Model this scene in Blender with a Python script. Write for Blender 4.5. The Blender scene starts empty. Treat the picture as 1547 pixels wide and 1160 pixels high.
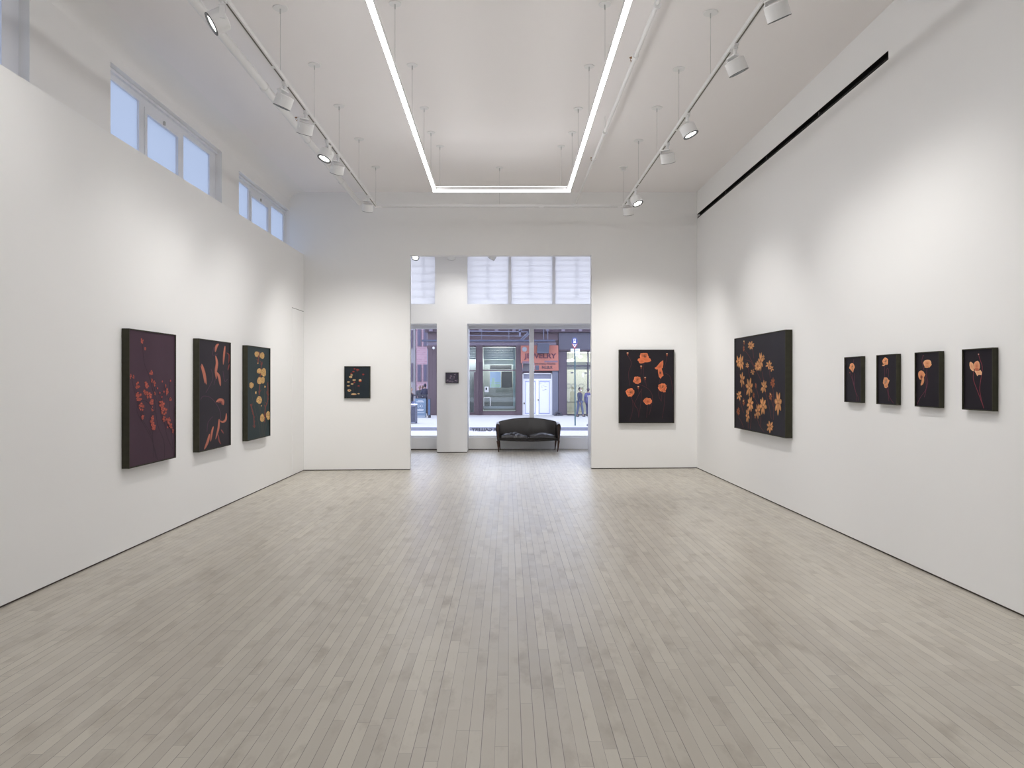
import bpy, math, random
from mathutils import Vector, Matrix, noise as mnoise
R = random.Random(7)
SC = bpy.context.scene
COL = SC.collection
PI = math.pi

# ---------------------------------------------------------------- camera
F = 1100.0            # focal length in pixels of the 1547x1160 frame
CX, CY = 760.6, 574.0 # where the room's long axis vanishes
H = 1.55              # eye height
cam = bpy.data.cameras.new('camera'); cam_o = bpy.data.objects.new('camera', cam); COL.objects.link(cam_o)
cam.sensor_width = 36; cam.sensor_fit = 'HORIZONTAL'
cam.lens = F / 1547 * 36
cam.shift_x = (773.5 - CX) / 1547
cam.shift_y = -(580.0 - CY) / 1547
cam.clip_start = 0.05; cam.clip_end = 500
cam_o.location = (0, 0, H); cam_o.rotation_euler = (PI / 2, 0, 0)
SC.camera = cam_o
SC.view_settings.view_transform = 'Standard'
SC.view_settings.look = 'None'
SC.view_settings.gamma = 1
SC.view_settings.use_curve_mapping = False
SC.view_settings.exposure = 0.18
SC.cycles.max_bounces = 10
SC.cycles.diffuse_bounces = 6
SC.cycles.transparent_max_bounces = 12
SC.cycles.use_denoising = True
SC.cycles.adaptive_threshold = 0.03
SC.cycles.sample_clamp_indirect = 6

# overcast blue-white daylight
w = bpy.data.worlds.new('overcast_sky'); SC.world = w; w.use_nodes = True
bgn = w.node_tree.nodes['Background']
bgn.inputs[0].default_value = (0.77, 0.83, 1.0, 1); bgn.inputs[1].default_value = 3.4

LED_S = 17.5          # radiance of the linear lamp
SPOT_W = 40.0         # watts per gallery spot
SPOT_C = (1.0, 0.98, 0.945)

# ---------------------------------------------------------------- materials
def lin(c):
    return tuple(((v / 255) / 12.92 if v / 255 <= .04045 else ((v / 255 + .055) / 1.055) ** 2.4) for v in c)
MATS = {}
OUTDOOR = 1.0
def mat(name, rgb, rough=.6, metal=0., spec=.4, bump=0., bscale=40., emit=None, es=0., var=0., vscale=3.):
    if name in MATS: return MATS[name]
    m = bpy.data.materials.new(name); m.use_nodes = True; nt = m.node_tree
    b = nt.nodes['Principled BSDF']; l = tuple(x * OUTDOOR for x in lin(rgb))
    b.inputs['Base Color'].default_value = (*l, 1)
    b.inputs['Roughness'].default_value = rough; b.inputs['Metallic'].default_value = metal
    b.inputs['Specular IOR Level'].default_value = spec
    if emit: b.inputs['Emission Color'].default_value = (*emit, 1); b.inputs['Emission Strength'].default_value = es
    if bump or var:
        tc = nt.nodes.new('ShaderNodeTexCoord')
        if bump:
            n = nt.nodes.new('ShaderNodeTexNoise'); n.inputs['Scale'].default_value = bscale; n.inputs['Detail'].default_value = 4
            nt.links.new(tc.outputs['Object'], n.inputs['Vector'])
            bp = nt.nodes.new('ShaderNodeBump'); bp.inputs['Strength'].default_value = bump; bp.inputs['Distance'].default_value = .01
            nt.links.new(n.outputs['Fac'], bp.inputs['Height']); nt.links.new(bp.outputs['Normal'], b.inputs['Normal'])
        if var:
            n = nt.nodes.new('ShaderNodeTexNoise'); n.inputs['Scale'].default_value = vscale; n.inputs['Detail'].default_value = 5
            nt.links.new(tc.outputs['Object'], n.inputs['Vector'])
            mx = nt.nodes.new('ShaderNodeMix'); mx.data_type = 'RGBA'
            mx.inputs[6].default_value = (*[v * (1 - var) for v in l], 1); mx.inputs[7].default_value = (*[min(1, v * (1 + var)) for v in l], 1)
            nt.links.new(n.outputs['Fac'], mx.inputs[0]); nt.links.new(mx.outputs[2], b.inputs['Base Color'])
    MATS[name] = m; return m

def wall_mat():
    return mat('white_wall_paint', (242, 242, 242), .75, spec=.25, bump=.02, bscale=120, var=.006, vscale=1.5)
WALL = wall_mat()
CEIL = mat('ceiling_paint', (243, 240, 240), .85, spec=.2, bump=.02, bscale=60)
UPPER = mat('upper_wall_paint', (240, 239, 238), .8, spec=.2, bump=.02, bscale=60)
WHITE = mat('white_metal', (232, 232, 232), .45)
WTRIM = mat('white_trim', (232, 234, 240), .5)
GAP = mat('shadow_gap', (70, 62, 58), .9)
BLACK = mat('black_slot', (16, 14, 15), .7, spec=.2)
DKMETAL = mat('dark_slot_metal', (105, 100, 92), .5)
STEEL = mat('cable_steel', (190, 190, 190), .5, .2)
BRASS = mat('brass', (150, 110, 70), .35, .8)
BEZEL = mat('grey_bezel', (78, 80, 82), .35, .5)
LEATHER = mat('black_leather', (38, 35, 36), .36, spec=.5, bump=.15, bscale=55)
CUSHION = mat('cushion_leather', (44, 41, 44), .24, spec=1.0, bump=.9, bscale=16)
WOOD = mat('brown_leg_wood', (78, 56, 46), .4, var=.25, vscale=14)

def emission(name, rgb, s):
    if name in MATS: return MATS[name]
    m = bpy.data.materials.new(name); m.use_nodes = True; nt = m.node_tree; nt.nodes.clear()
    e = nt.nodes.new('ShaderNodeEmission'); o = nt.nodes.new('ShaderNodeOutputMaterial')
    e.inputs[0].default_value = (*rgb, 1); e.inputs[1].default_value = s
    nt.links.new(e.outputs[0], o.inputs[0]); MATS[name] = m; return m
LED = emission('led_diffuser', (1, .995, .99), LED_S)
LEDUP = emission('led_uplight', (1, .99, .985), 3.5)
LENS = emission('spot_lens', (1, .97, .92), 9.0)

def glass(name, tint=(1, 1, 1), gloss=1.0):
    m = bpy.data.materials.new(name); m.use_nodes = True; nt = m.node_tree; nt.nodes.clear()
    t = nt.nodes.new('ShaderNodeBsdfTransparent'); t.inputs[0].default_value = (*tint, 1)
    g = nt.nodes.new('ShaderNodeBsdfGlossy'); g.inputs['Roughness'].default_value = .02
    f = nt.nodes.new('ShaderNodeFresnel'); f.inputs[0].default_value = 1.45
    ml = nt.nodes.new('ShaderNodeMath'); ml.operation = 'MULTIPLY'; ml.inputs[1].default_value = gloss
    x = nt.nodes.new('ShaderNodeMixShader'); o = nt.nodes.new('ShaderNodeOutputMaterial')
    nt.links.new(f.outputs[0], ml.inputs[0]); nt.links.new(ml.outputs[0], x.inputs[0])
    nt.links.new(t.outputs[0], x.inputs[1]); nt.links.new(g.outputs[0], x.inputs[2]); nt.links.new(x.outputs[0], o.inputs[0])
    return m
GLASS = glass('clear_glass', (.97, .98, 1))
SHOPGLASS = glass('shop_glass', (.92, .96, .97))
def frosted(name, rgb, streaks=False):
    m = bpy.data.materials.new(name); m.use_nodes = True; nt = m.node_tree; nt.nodes.clear()
    t = nt.nodes.new('ShaderNodeBsdfTranslucent'); t.inputs[0].default_value = (*rgb, 1)
    d = nt.nodes.new('ShaderNodeBsdfDiffuse'); d.inputs[0].default_value = (.5, .55, .62, 1)
    x = nt.nodes.new('ShaderNodeMixShader'); x.inputs[0].default_value = .12
    o = nt.nodes.new('ShaderNodeOutputMaterial')
    nt.links.new(t.outputs[0], x.inputs[1]); nt.links.new(d.outputs[0], x.inputs[2]); nt.links.new(x.outputs[0], o.inputs[0])
    return m
FROST_L = frosted('frosted_glass_blue', (.44, .47, .51))
FROST_F = frosted('frosted_glass_white', (.78, .77, .76))

def floor_mat():
    m = bpy.data.materials.new('whitewashed_maple_boards'); m.use_nodes = True; nt = m.node_tree; N = nt.nodes; L = nt.links
    b = N['Principled BSDF']
    def M(op, a, c=None, d=None):
        n = N.new('ShaderNodeMath'); n.operation = op
        for i, v in enumerate((a, c, d)):
            if v is None: continue
            if isinstance(v, (int, float)): n.inputs[i].default_value = v
            else: L.new(v, n.inputs[i])
        return n.outputs[0]
    def comb(x, y, z=0.0):
        n = N.new('ShaderNodeCombineXYZ')
        for i, v in enumerate((x, y, z)):
            if isinstance(v, (int, float)): n.inputs[i].default_value = v
            else: L.new(v, n.inputs[i])
        return n.outputs[0]
    def wn(v):
        n = N.new('ShaderNodeTexWhiteNoise'); n.noise_dimensions = '3D'; L.new(v, n.inputs[0]); return n.outputs[0]
    def tn(v, s, det=4, ro=.5):
        n = N.new('ShaderNodeTexNoise'); n.inputs['Scale'].default_value = s; n.inputs['Detail'].default_value = det; n.inputs['Roughness'].default_value = ro
        L.new(v, n.inputs['Vector']); return n.outputs['Fac']
    def rng(v, a, c, d, e):
        n = N.new('ShaderNodeMapRange'); n.inputs[1].default_value = a; n.inputs[2].default_value = c; n.inputs[3].default_value = d; n.inputs[4].default_value = e
        L.new(v, n.inputs[0]); return n.outputs[0]
    def mix(f, a, c):
        n = N.new('ShaderNodeMix'); n.data_type = 'RGBA'
        if isinstance(f, float): n.inputs[0].default_value = f
        else: L.new(f, n.inputs[0])
        for i, v in ((6, a), (7, c)):
            if isinstance(v, tuple): n.inputs[i].default_value = (*v, 1)
            else: L.new(v, n.inputs[i])
        return n.outputs[2]
    geo = N.new('ShaderNodeNewGeometry'); sp = N.new('ShaderNodeSeparateXYZ'); L.new(geo.outputs['Position'], sp.inputs[0])
    X, Y = sp.outputs[0], sp.outputs[1]
    xs = M('SUBTRACT', X, M('MULTIPLY', Y, .0067))
    xr = M('DIVIDE', xs, .0572); row = M('FLOOR', xr); fx = M('SUBTRACT', xr, row)
    r1 = wn(comb(row, 3.7)); r2 = wn(comb(row, 9.1))
    length = M('ADD', M('MULTIPLY', r2, .55), .62)
    yr = M('ADD', M('DIVIDE', Y, length), M('MULTIPLY', r1, 17.0)); colm = M('FLOOR', yr); fy = M('SUBTRACT', yr, colm)
    cell = comb(row, colm, 1.3)
    tint = wn(cell); tint2 = wn(comb(colm, row, 5.9))
    dx = M('MULTIPLY', M('MINIMUM', fx, M('SUBTRACT', 1.0, fx)), .0572)
    dy = M('MULTIPLY', M('MINIMUM', fy, M('SUBTRACT', 1.0, fy)), length)
    gw = M('ADD', M('MULTIPLY', wn(comb(M('FLOOR', M('ADD', xr, .5)), 4.4)), .0011), .0006)
    gx = M('LESS_THAN', dx, gw); gy = M('MULTIPLY', M('LESS_THAN', dy, .0011), .7)
    gap = M('MAXIMUM', gx, gy)
    pos = comb(X, Y)
    long_ = comb(M('MULTIPLY', X, 14.0), M('ADD', M('MULTIPLY', Y, 1.1), M('MULTIPLY', tint, 40.0)))
    grain = tn(long_, 2.6, 6, .6)
    blot = tn(comb(M('MULTIPLY', X, 2.2), Y, M('MULTIPLY', tint2, 2.0)), 2.3, 5, .62)
    big = tn(pos, .55, 3)
    c = mix(tint, (.465, .43, .37), (.56, .524, .45))
    c = mix(rng(tint2, .80, .98, 0, .22), c, (.40, .355, .30))
    c = mix(rng(grain, .52, .78, 0, .16), c, (.43, .385, .33))
    c = mix(rng(blot, .52, .72, 0, .9), c, (.345, .305, .25))
    c = mix(rng(big, .45, .62, 0, .15), c, (.57, .53, .465))
    speck = tn(pos, 38.0, 2); c = mix(rng(speck, .74, .80, 0, .6), c, (.2, .18, .16))
    c = mix(M('MULTIPLY', gap, .95), c, (.17, .15, .135))
    L.new(c, b.inputs['Base Color'])
    ro = M('ADD', rng(tn(pos, 6.0, 5), .3, .7, .30, .46), M('MULTIPLY', tint, .06)); L.new(ro, b.inputs['Roughness'])
    b.inputs['Specular IOR Level'].default_value = .5
    b.inputs['Coat Weight'].default_value = .35; b.inputs['Coat Roughness'].default_value = .3; b.inputs['Coat IOR'].default_value = 1.5
    bp = N.new('ShaderNodeBump'); bp.inputs['Strength'].default_value = .35; bp.inputs['Distance'].default_value = .002
    L.new(M('SUBTRACT', M('ADD', M('MULTIPLY', tint, .5), M('MULTIPLY', tn(pos, 9.0, 3), .8)), gap), bp.inputs['Height']); L.new(bp.outputs[0], b.inputs['Normal'])
    return m
FLOOR = floor_mat()

def attr_mat(name, rough=.55):
    m = bpy.data.materials.new(name); m.use_nodes = True; nt = m.node_tree
    a = nt.nodes.new('ShaderNodeAttribute'); a.attribute_name = 'Col'
    b = nt.nodes['Principled BSDF']; nt.links.new(a.outputs['Color'], b.inputs['Base Color'])
    b.inputs['Roughness'].default_value = rough; b.inputs['Specular IOR Level'].default_value = .12
    n = nt.nodes.new('ShaderNodeTexNoise'); n.inputs['Scale'].default_value = 300
    bp = nt.nodes.new('ShaderNodeBump'); bp.inputs['Strength'].default_value = .1; bp.inputs['Distance'].default_value = .001
    nt.links.new(n.outputs['Fac'], bp.inputs['Height']); nt.links.new(bp.outputs[0], b.inputs['Normal'])
    return m
CANVAS = attr_mat('painted_surface')
FRAME = mat('dark_stained_frame', (62, 61, 51), .7, spec=.15, var=.2, vscale=25)

def brick_mat(name, c1, c2, mortar, scale=1.0):
    m = bpy.data.materials.new(name); m.use_nodes = True; nt = m.node_tree
    tc = nt.nodes.new('ShaderNodeTexCoord'); mp = nt.nodes.new('ShaderNodeMapping'); mp.inputs['Rotation'].default_value = (PI / 2, 0, 0)
    br = nt.nodes.new('ShaderNodeTexBrick'); br.inputs['Scale'].default_value = scale
    br.inputs['Color1'].default_value = (*lin(c1), 1); br.inputs['Color2'].default_value = (*lin(c2), 1); br.inputs['Mortar'].default_value = (*lin(mortar), 1)
    nt.links.new(tc.outputs['Object'], mp.inputs[0]); nt.links.new(mp.outputs[0], br.inputs[0])
    nt.links.new(br.outputs[0], nt.nodes['Principled BSDF'].inputs['Base Color']); nt.nodes['Principled BSDF'].inputs['Roughness'].default_value = .9
    return m

# ---------------------------------------------------------------- mesh builder
class MB:
    def __init__(s): s.v = []; s.f = []; s.c = []; s.m = []
    def quad(s, a, b, c, d, mi=0):
        i = len(s.v); s.v += [tuple(a), tuple(b), tuple(c), tuple(d)]; s.f.append((i, i + 1, i + 2, i + 3)); s.m.append(mi)
    def box(s, x0, x1, y0, y1, z0, z1, mi=0):
        i = len(s.v)
        s.v += [(x, y, z) for z in (z0, z1) for y in (y0, y1) for x in (x0, x1)]
        for q in ((0, 2, 3, 1), (4, 5, 7, 6), (0, 1, 5, 4), (2, 6, 7, 3), (0, 4, 6, 2), (1, 3, 7, 5)):
            s.f.append(tuple(i + k for k in q)); s.m.append(mi)
        return s
    def obox(s, p, X, Y, Z, mi=0):   # oriented box: centre p, half vectors
        i = len(s.v); p = Vector(p)
        for c in (-1, 1):
            for b in (-1, 1):
                for a in (-1, 1): s.v.append(tuple(p + X * a + Y * b + Z * c))
        for q in ((0, 2, 3, 1), (4, 5, 7, 6), (0, 1, 5, 4), (2, 6, 7, 3), (0, 4, 6, 2), (1, 3, 7, 5)):
            s.f.append(tuple(i + k for k in q)); s.m.append(mi)
        return s
    def bar(s, a, b, w, d=None, mi=0, up=(0, 0, 1)):   # rectangular bar a->b
        a, b = Vector(a), Vector(b); z = (b - a); ln = z.length; z.normalize(); u = Vector(up)
        if abs(z.dot(u)) > .99: u = Vector((0, 1, 0))
        x = z.cross(u).normalized(); y = x.cross(z).normalized()
        return s.obox((a + b) / 2, x * w / 2, y * (d or w) / 2, z * ln / 2, mi)
    def lathe(s, p, axis, prof, n=24, mi=0, cap=True):
        # prof: list of (t along axis, radius)
        p = Vector(p); z = Vector(axis).normalized(); u = Vector((0, 0, 1)) if abs(z.z) < .95 else Vector((1, 0, 0))
        x = z.cross(u).normalized(); y = z.cross(x).normalized(); i0 = len(s.v)
        for t, r in prof:
            for k in range(n):
                a = 2 * PI * k / n; s.v.append(tuple(p + z * t + x * (r * math.cos(a)) + y * (r * math.sin(a))))
        for j in range(len(prof) - 1):
            for k in range(n):
                s.f.append((i0 + j * n + k, i0 + j * n + (k + 1) % n, i0 + (j + 1) * n + (k + 1) % n, i0 + (j + 1) * n + k)); s.m.append(mi)
        if cap:
            s.f.append(tuple(i0 + k for k in range(n))[::-1]); s.m.append(mi)
            e = i0 + (len(prof) - 1) * n; s.f.append(tuple(e + k for k in range(n))); s.m.append(mi)
        return s
    def cyl(s, a, b, r, r2=None, n=16, mi=0):
        a, b = Vector(a), Vector(b); return s.lathe(a, b - a, [(0, r), ((b - a).length, r if r2 is None else r2)], n, mi)
    def ell(s, c, rx, ry, rz, n=14, m=10, mi=0, fn=None):
        c = Vector(c); i0 = len(s.v)
        for j in range(m + 1):
            ph = PI * j / m
            for k in range(n):
                a = 2 * PI * k / n; q = Vector((rx * math.sin(ph) * math.cos(a), ry * math.sin(ph) * math.sin(a), rz * math.cos(ph)))
                if fn: q = fn(q)
                s.v.append(tuple(c + q))
        for j in range(m):
            for k in range(n):
                s.f.append((i0 + j * n + k, i0 + (j + 1) * n + k, i0 + (j + 1) * n + (k + 1) % n, i0 + j * n + (k + 1) % n)); s.m.append(mi)
        return s
    def prism(s, pts, y0, y1, mi=0):     # polygon in XZ, extruded in Y
        n = len(pts); i = len(s.v)
        s.v += [(x, y0, z) for x, z in pts] + [(x, y1, z) for x, z in pts]
        s.f.append(tuple(i + k for k in range(n))); s.m.append(mi); s.f.append(tuple(i + n + k for k in range(n))[::-1]); s.m.append(mi)
        for k in range(n):
            s.f.append((i + k, i + n + k, i + n + (k + 1) % n, i + (k + 1) % n)); s.m.append(mi)
        return s
    def grid(s, rows, mi=0):
        i = len(s.v); n = len(rows[0])
        for r in rows: s.v += [tuple(p) for p in r]
        for j in range(len(rows) - 1):
            for k in range(n - 1):
                s.f.append((i + j * n + k, i + j * n + k + 1, i + (j + 1) * n + k + 1, i + (j + 1) * n + k)); s.m.append(mi)
        return s

OFF = {}
def tag(o, label=None, cat=None, group=None, kind=None):
    if label: o['label'] = label
    if cat: o['category'] = cat
    if group: o['group'] = group
    if kind: o['kind'] = kind
    return o
def thing(name, loc, label=None, cat=None, group=None):
    o = bpy.data.objects.new(name, None); COL.objects.link(o); o.location = loc; o.empty_display_size = .05
    OFF[o.name] = Vector(loc); return tag(o, label, cat, group)
def obj(name, mb, m, parent=None, smooth=False, bevel=0, subsurf=0, label=None, fix=True):
    off = OFF[parent.name] if parent is not None else Vector((0, 0, 0))
    me = bpy.data.meshes.new(name)
    me.from_pydata([tuple(Vector(v) - off) for v in mb.v], [], mb.f)
    ms = m if isinstance(m, (list, tuple)) else [m]
    for q in ms: me.materials.append(q)
    if len(ms) > 1: me.polygons.foreach_set('material_index', mb.m)
    if mb.c:
        ca = me.color_attributes.new('Col', 'FLOAT_COLOR', 'POINT')
        ca.data.foreach_set('color', [x for c in mb.c for x in (*c, 1)])
    if fix:
        import bmesh
        bm = bmesh.new(); bm.from_mesh(me)
        if not mb.c: bmesh.ops.remove_doubles(bm, verts=bm.verts, dist=1e-5)
        if not mb.c: bmesh.ops.recalc_face_normals(bm, faces=bm.faces)
        bm.to_mesh(me); bm.free()
    if smooth:
        me.polygons.foreach_set('use_smooth', [True] * len(me.polygons))
        try: me.set_sharp_from_angle(angle=math.radians(40))
        except Exception: pass
    me.update()
    o = bpy.data.objects.new(name, me); COL.objects.link(o)
    if parent is not None: o.parent = parent
    OFF[o.name] = off
    if bevel:
        b = o.modifiers.new('bevel', 'BEVEL'); b.width = bevel; b.segments = 2; b.limit_method = 'ANGLE'
    if subsurf:
        b = o.modifiers.new('subsurf', 'SUBSURF'); b.levels = subsurf; b.render_levels = subsurf
    if label: o['label'] = label
    return o
def struct(name, mb, m, **k):
    return tag(obj(name, mb, m, **k), kind='structure')

def fz(x): return .006 * x                      # the old floor rises a little to the right
def at(px, py, Y):                               # a point of the photo at depth Y
    return Vector(((px - CX) / F * Y, Y, H - (py - CY) / F * Y))

def wall_grid(mb, ax, p0, p1, us, zs, holes, bottom=None):
    """solid wall slab with rectangular holes. ax 'x': plane at constant x (u = y); ax 'y': plane at constant y (u = x)"""
    U = sorted(set([us[0], us[1]] + [h for q in holes for h in q[:2]])); Z = sorted(set([zs[0], zs[1]] + [h for q in holes for h in q[2:]]))
    U = [u for u in U if us[0] <= u <= us[1]]; Z = [z for z in Z if zs[0] <= z <= zs[1]]
    def solid(i, j):
        if i < 0 or j < 0 or i >= len(U) - 1 or j >= len(Z) - 1: return False
        cu, cz = (U[i] + U[i + 1]) / 2, (Z[j] + Z[j + 1]) / 2
        return not any(a < cu < b and c < cz < d for a, b, c, d in holes)
    def P(u, z, p):
        if bottom and abs(z - zs[0]) < 1e-6: z = bottom(u if ax == 'y' else p)
        return (p, u, z) if ax == 'x' else (u, p, z)
    for i in range(len(U) - 1):
        for j in range(len(Z) - 1):
            if not solid(i, j): continue
            a, b, c, d = U[i], U[i + 1], Z[j], Z[j + 1]
            mb.quad(P(a, c, p0), P(b, c, p0), P(b, d, p0), P(a, d, p0)); mb.quad(P(a, c, p1), P(a, d, p1), P(b, d, p1), P(b, c, p1))
            if not solid(i - 1, j): mb.quad(P(a, c, p0), P(a, d, p0), P(a, d, p1), P(a, c, p1))
            if not solid(i + 1, j): mb.quad(P(b, c, p0), P(b, c, p1), P(b, d, p1), P(b, d, p0))
            if not solid(i, j - 1): mb.quad(P(a, c, p0), P(a, c, p1), P(b, c, p1), P(b, c, p0))
            if not solid(i, j + 1): mb.quad(P(a, d, p0), P(b, d, p0), P(b, d, p1), P(a, d, p1))
    return mb

# ---------------------------------------------------------------- room shell
XL, XR, XU = -3.463, 3.357, -3.71
YF, YB = 12.63, -5.0
ZC = 4.81
G = .014     # shadow gap under the walls
OX0, OX1, OZ = (619.2 - CX) / F * YF, (893.5 - CX) / F * YF, 3.716

mb = MB(); xa, xb = -3.9, 3.6
mb.v = [(x, y, z + fz(x)) for z in (-.12, 0) for y in (YB - .2, 16.95) for x in (xa, xb)]
mb.f = [(0, 2, 3, 1), (4, 5, 7, 6), (0, 1, 5, 4), (2, 6, 7, 3), (0, 4, 6, 2), (1, 3, 7, 5)]; mb.m = [0] * 6
struct('floor', mb, FLOOR)
struct('ceiling', MB().box(-3.9, 3.6, YB - .2, 16.95, ZC, ZC + .15), CEIL)

# left: lower furred wall with a ledge, upper wall with clerestory windows
mb = MB().box(XU, XL, YB, YF, fz(XL) + G, 3.724)
struct('wall_left', mb, WALL)
W1 = (2.95, 5.70, 3.6, 4.56); W2 = (6.875, 9.59, 3.6, 4.555); W3 = (10.21, 12.63, 3.6, 4.487)
W0 = (-1.0, 1.75, 3.6, 4.56)
struct('wall_left_upper', wall_grid(MB(), 'x', XU, XU - .16, (YB, 16.9), (0, ZC), [W0, W1, W2, W3]), UPPER)
# cove between upper wall and ceiling
mb = MB(); rows = []
for k in range(9):
    a = PI / 2 * k / 8
    rows.append([(XU + .27 * (1 - math.cos(a)), y, 4.64 + .17 * math.sin(a)) for y in (YB, YF)])
mb.grid(rows)
struct('trim_1', mb, UPPER, smooth=True)
# right wall with the recessed slot diffuser
SL = (6.35, YF - .012, 4.345, 4.425)
struct('wall_right', wall_grid(MB(), 'x', XR, XR + .2, (YB, YF + .12), (0, ZC), [SL], bottom=lambda x: fz(XR) + G), WALL)
struct('wall_far', wall_grid(MB(), 'y', YF, YF + .15, (XU, XR), (0, ZC), [(OX0, OX1, 0, OZ)], bottom=lambda x: fz(x) + G), WALL)
struct('wall_back', MB().box(XU - .16, XR + .2, YB - .2, YB, fz(XL) , ZC), WALL)
# recessed dark strips behind the shadow gaps
struct('baseboard_left', MB().box(XU, XL - .006, YB, YF, fz(XL) - .01, fz(XL) + G + .002), GAP)
struct('baseboard_right', MB().box(XR + .006, XR + .19, YB, YF, fz(XR) - .01, fz(XR) + G + .002), GAP)
for nm, a, b in (('baseboard_far_left', XU, OX0 - .006), ('baseboard_far_right', OX1 + .006, XR)):
    mb = MB(); mb.v = [(x, y, fz(x) + z) for z in (-.01, G + .002) for y in (YF + .006, YF + .144) for x in (a, b)]
    mb.f = [(0, 2, 3, 1), (4, 5, 7, 6), (0, 1, 5, 4), (2, 6, 7, 3), (0, 4, 6, 2), (1, 3, 7, 5)]; mb.m = [0] * 6
    struct(nm, mb, GAP)
# flush jib door at the far end of the left wall
d1 = struct('door_1', MB().box(XL - .02, XL + .0035, 11.93, 12.60, fz(XL) + .03, 2.731), WALL)
obj('door_gap', MB().box(XL - .01, XL + .0008, 11.92, 12.61, 2.731, 2.739), GAP, d1)

# front room
struct('wall_front_room_left', MB().box(XU, XL, YF + .15, 16.35, fz(XL), ZC), WALL)
struct('wall_front_room_right', MB().box(XR, XR + .2, YF + .12, 16.9, fz(XR), ZC), WALL)
YP = 15.6; YG = 16.35
PX0, PX1 = (660 - CX) / F * YP, (705.8 - CX) / F * YP
LW = (-3.1, PX0, -1, 2.76); RW = (PX1, 2.95, -1, 2.76); LU = (-3.1, (657.3 - CX) / F * YP, 3.175, 4.5); RU = (PX1, 2.95, 3.175, 4.5)
mb = wall_grid(MB(), 'y', YP, 15.9, (XU, XR), (-.001, ZC), [LW, RW, LU, RU], bottom=lambda x: fz(x) + G)
# deep reveals of the lower windows
wall_grid(mb, 'y', 15.9, 16.6, (XU, XR), (-.001, 2.98), [LW, RW], bottom=lambda x: fz(x) + G)
mb.box(-3.1, PX0, 16.25, 16.6, G, .257); mb.box(PX1, 2.95, 16.25, 16.6, G, .257)
struct('wall_front', mb, WALL)
struct('baseboard_front', MB().box(XU, PX0, 16.26, 16.5, -.03, G + .002).box(PX1, XR, 16.26, 16.5, -.02, G + .002).box(PX0 + .006, PX1 - .006, YP + .006, 16.4, -.02, G + .002), GAP)

# windows of the clerestory
PANES = {2: [(6.93, 7.584, 4.46), (7.739, 8.474, 4.376), (8.631, 9.406, 4.46)]}
PANES[3] = [(10.25, 10.84, 4.40), (10.95, 11.72, 4.32), (11.89, 12.56, 4.40)]
PANES[1] = [(a - 3.9, b - 3.9, t) for a, b, t in PANES[2]]
PANES[0] = [(a - 7.9, b - 7.9, t) for a, b, t in PANES[2]]
for i, Wd in ((1, W1), (2, W2), (3, W3), (0, W0)):
    holes = [(a, b, 3.68, t) for a, b, t in PANES[i]]
    fr = struct('window_%d' % (i if i else 8), wall_grid(MB(), 'x', -3.795, -3.845, (Wd[0], Wd[1]), (3.6, Wd[3]), holes), WTRIM)
    # thin stops round the operable middle sash
    a, b, t = PANES[i][1]
    obj('sash', wall_grid(MB(), 'x', -3.785, -3.797, (a - .05, b + .05), (3.6, t + .06), [(a, b, 3.68, t)]), WTRIM, fr)
    obj('head_trim', MB().box(-3.80, -3.765, Wd[0], Wd[1], Wd[3] - .035, Wd[3] - .005), WTRIM, fr)
    obj('latch', MB().box(-3.785, -3.765, (a + b) / 2 - .012, (a + b) / 2 + .012, t + .01, t + .05), STEEL, fr)
    for a, b, t in PANES[i]:
        obj('pane', MB().box(-3.825, -3.815, a - .01, b + .01, 3.66, t + .01), FROST_L, fr)

# lower shop windows of the front room
def shop_window(n, x0, x1, mull):
    fr = struct('window_%d' % n, MB().box(x0, x1, 16.2, 16.3, 2.69, 2.76).box(x0, x1, YG - .06, YG + .03, .257, .305), WTRIM)
    edges = [x0] + [m for q in mull for m in q] + [x1]
    for a, b in mull: obj('mullion', MB().box(a, b, 16.22, YG + .03, .257, 2.76), WTRIM, fr)
    for k in range(0, len(edges), 2):
        obj('pane', MB().box(edges[k] + .001, edges[k + 1] - .001, YG - .004, YG + .004, .30, 2.76), GLASS, fr)
    return fr
shop_window(4, -3.1, PX0, [])
rw = shop_window(5, PX1, 2.95, [((800 - CX) / F * 16.22, (806.7 - CX) / F * 16.22)])

def upper_window(n, x0, x1, mull, vlines, hl):
    y = 15.66
    fr = struct('window_%d' % n, MB().box(x0, x1, y - .02, y + .06, 4.44, 4.5).box(x0, x1, y - .02, y + .05, 3.175, 3.185), WTRIM)
    edges = [x0] + [m for q in mull for m in q] + [x1]
    for a, b in mull: obj('mullion', MB().box(a, b, y - .03, y + .06, 3.175, 4.5), WTRIM, fr)
    for k in range(0, len(edges), 2):
        a, b = edges[k] + .001, edges[k + 1] - .001
        obj('pane', MB().box(a, b, y, y + .008, 3.18, 4.46), FROST_F, fr)
        m2 = MB()
        z = 3.2 + .16 * hl
        while z < 4.4:
            m2.box(a, b, y + .05, y + .055, z - .005, z + .005); z += .163 * hl
        for vx in vlines:
            if a < vx < b: m2.box(vx - .007, vx + .007, y + .045, y + .05, 3.3, 4.45)
        obj('glazing_bars', m2, mat('glazing_bar', (150, 155, 190), .7), fr)
    return fr
kx = lambda px: (px - CX) / F * YP
upper_window(6, -3.1, LU[1], [((608 - CX) / F * YP, (612 - CX) / F * YP)], [kx(639.3), kx(590)], 1.0)
upper_window(7, PX1, 2.95, [(kx(768), kx(772.5)), (kx(834.7), kx(838.8)), (kx(900), kx(905))], [kx(737), kx(800.7), kx(872)], .72)

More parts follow.
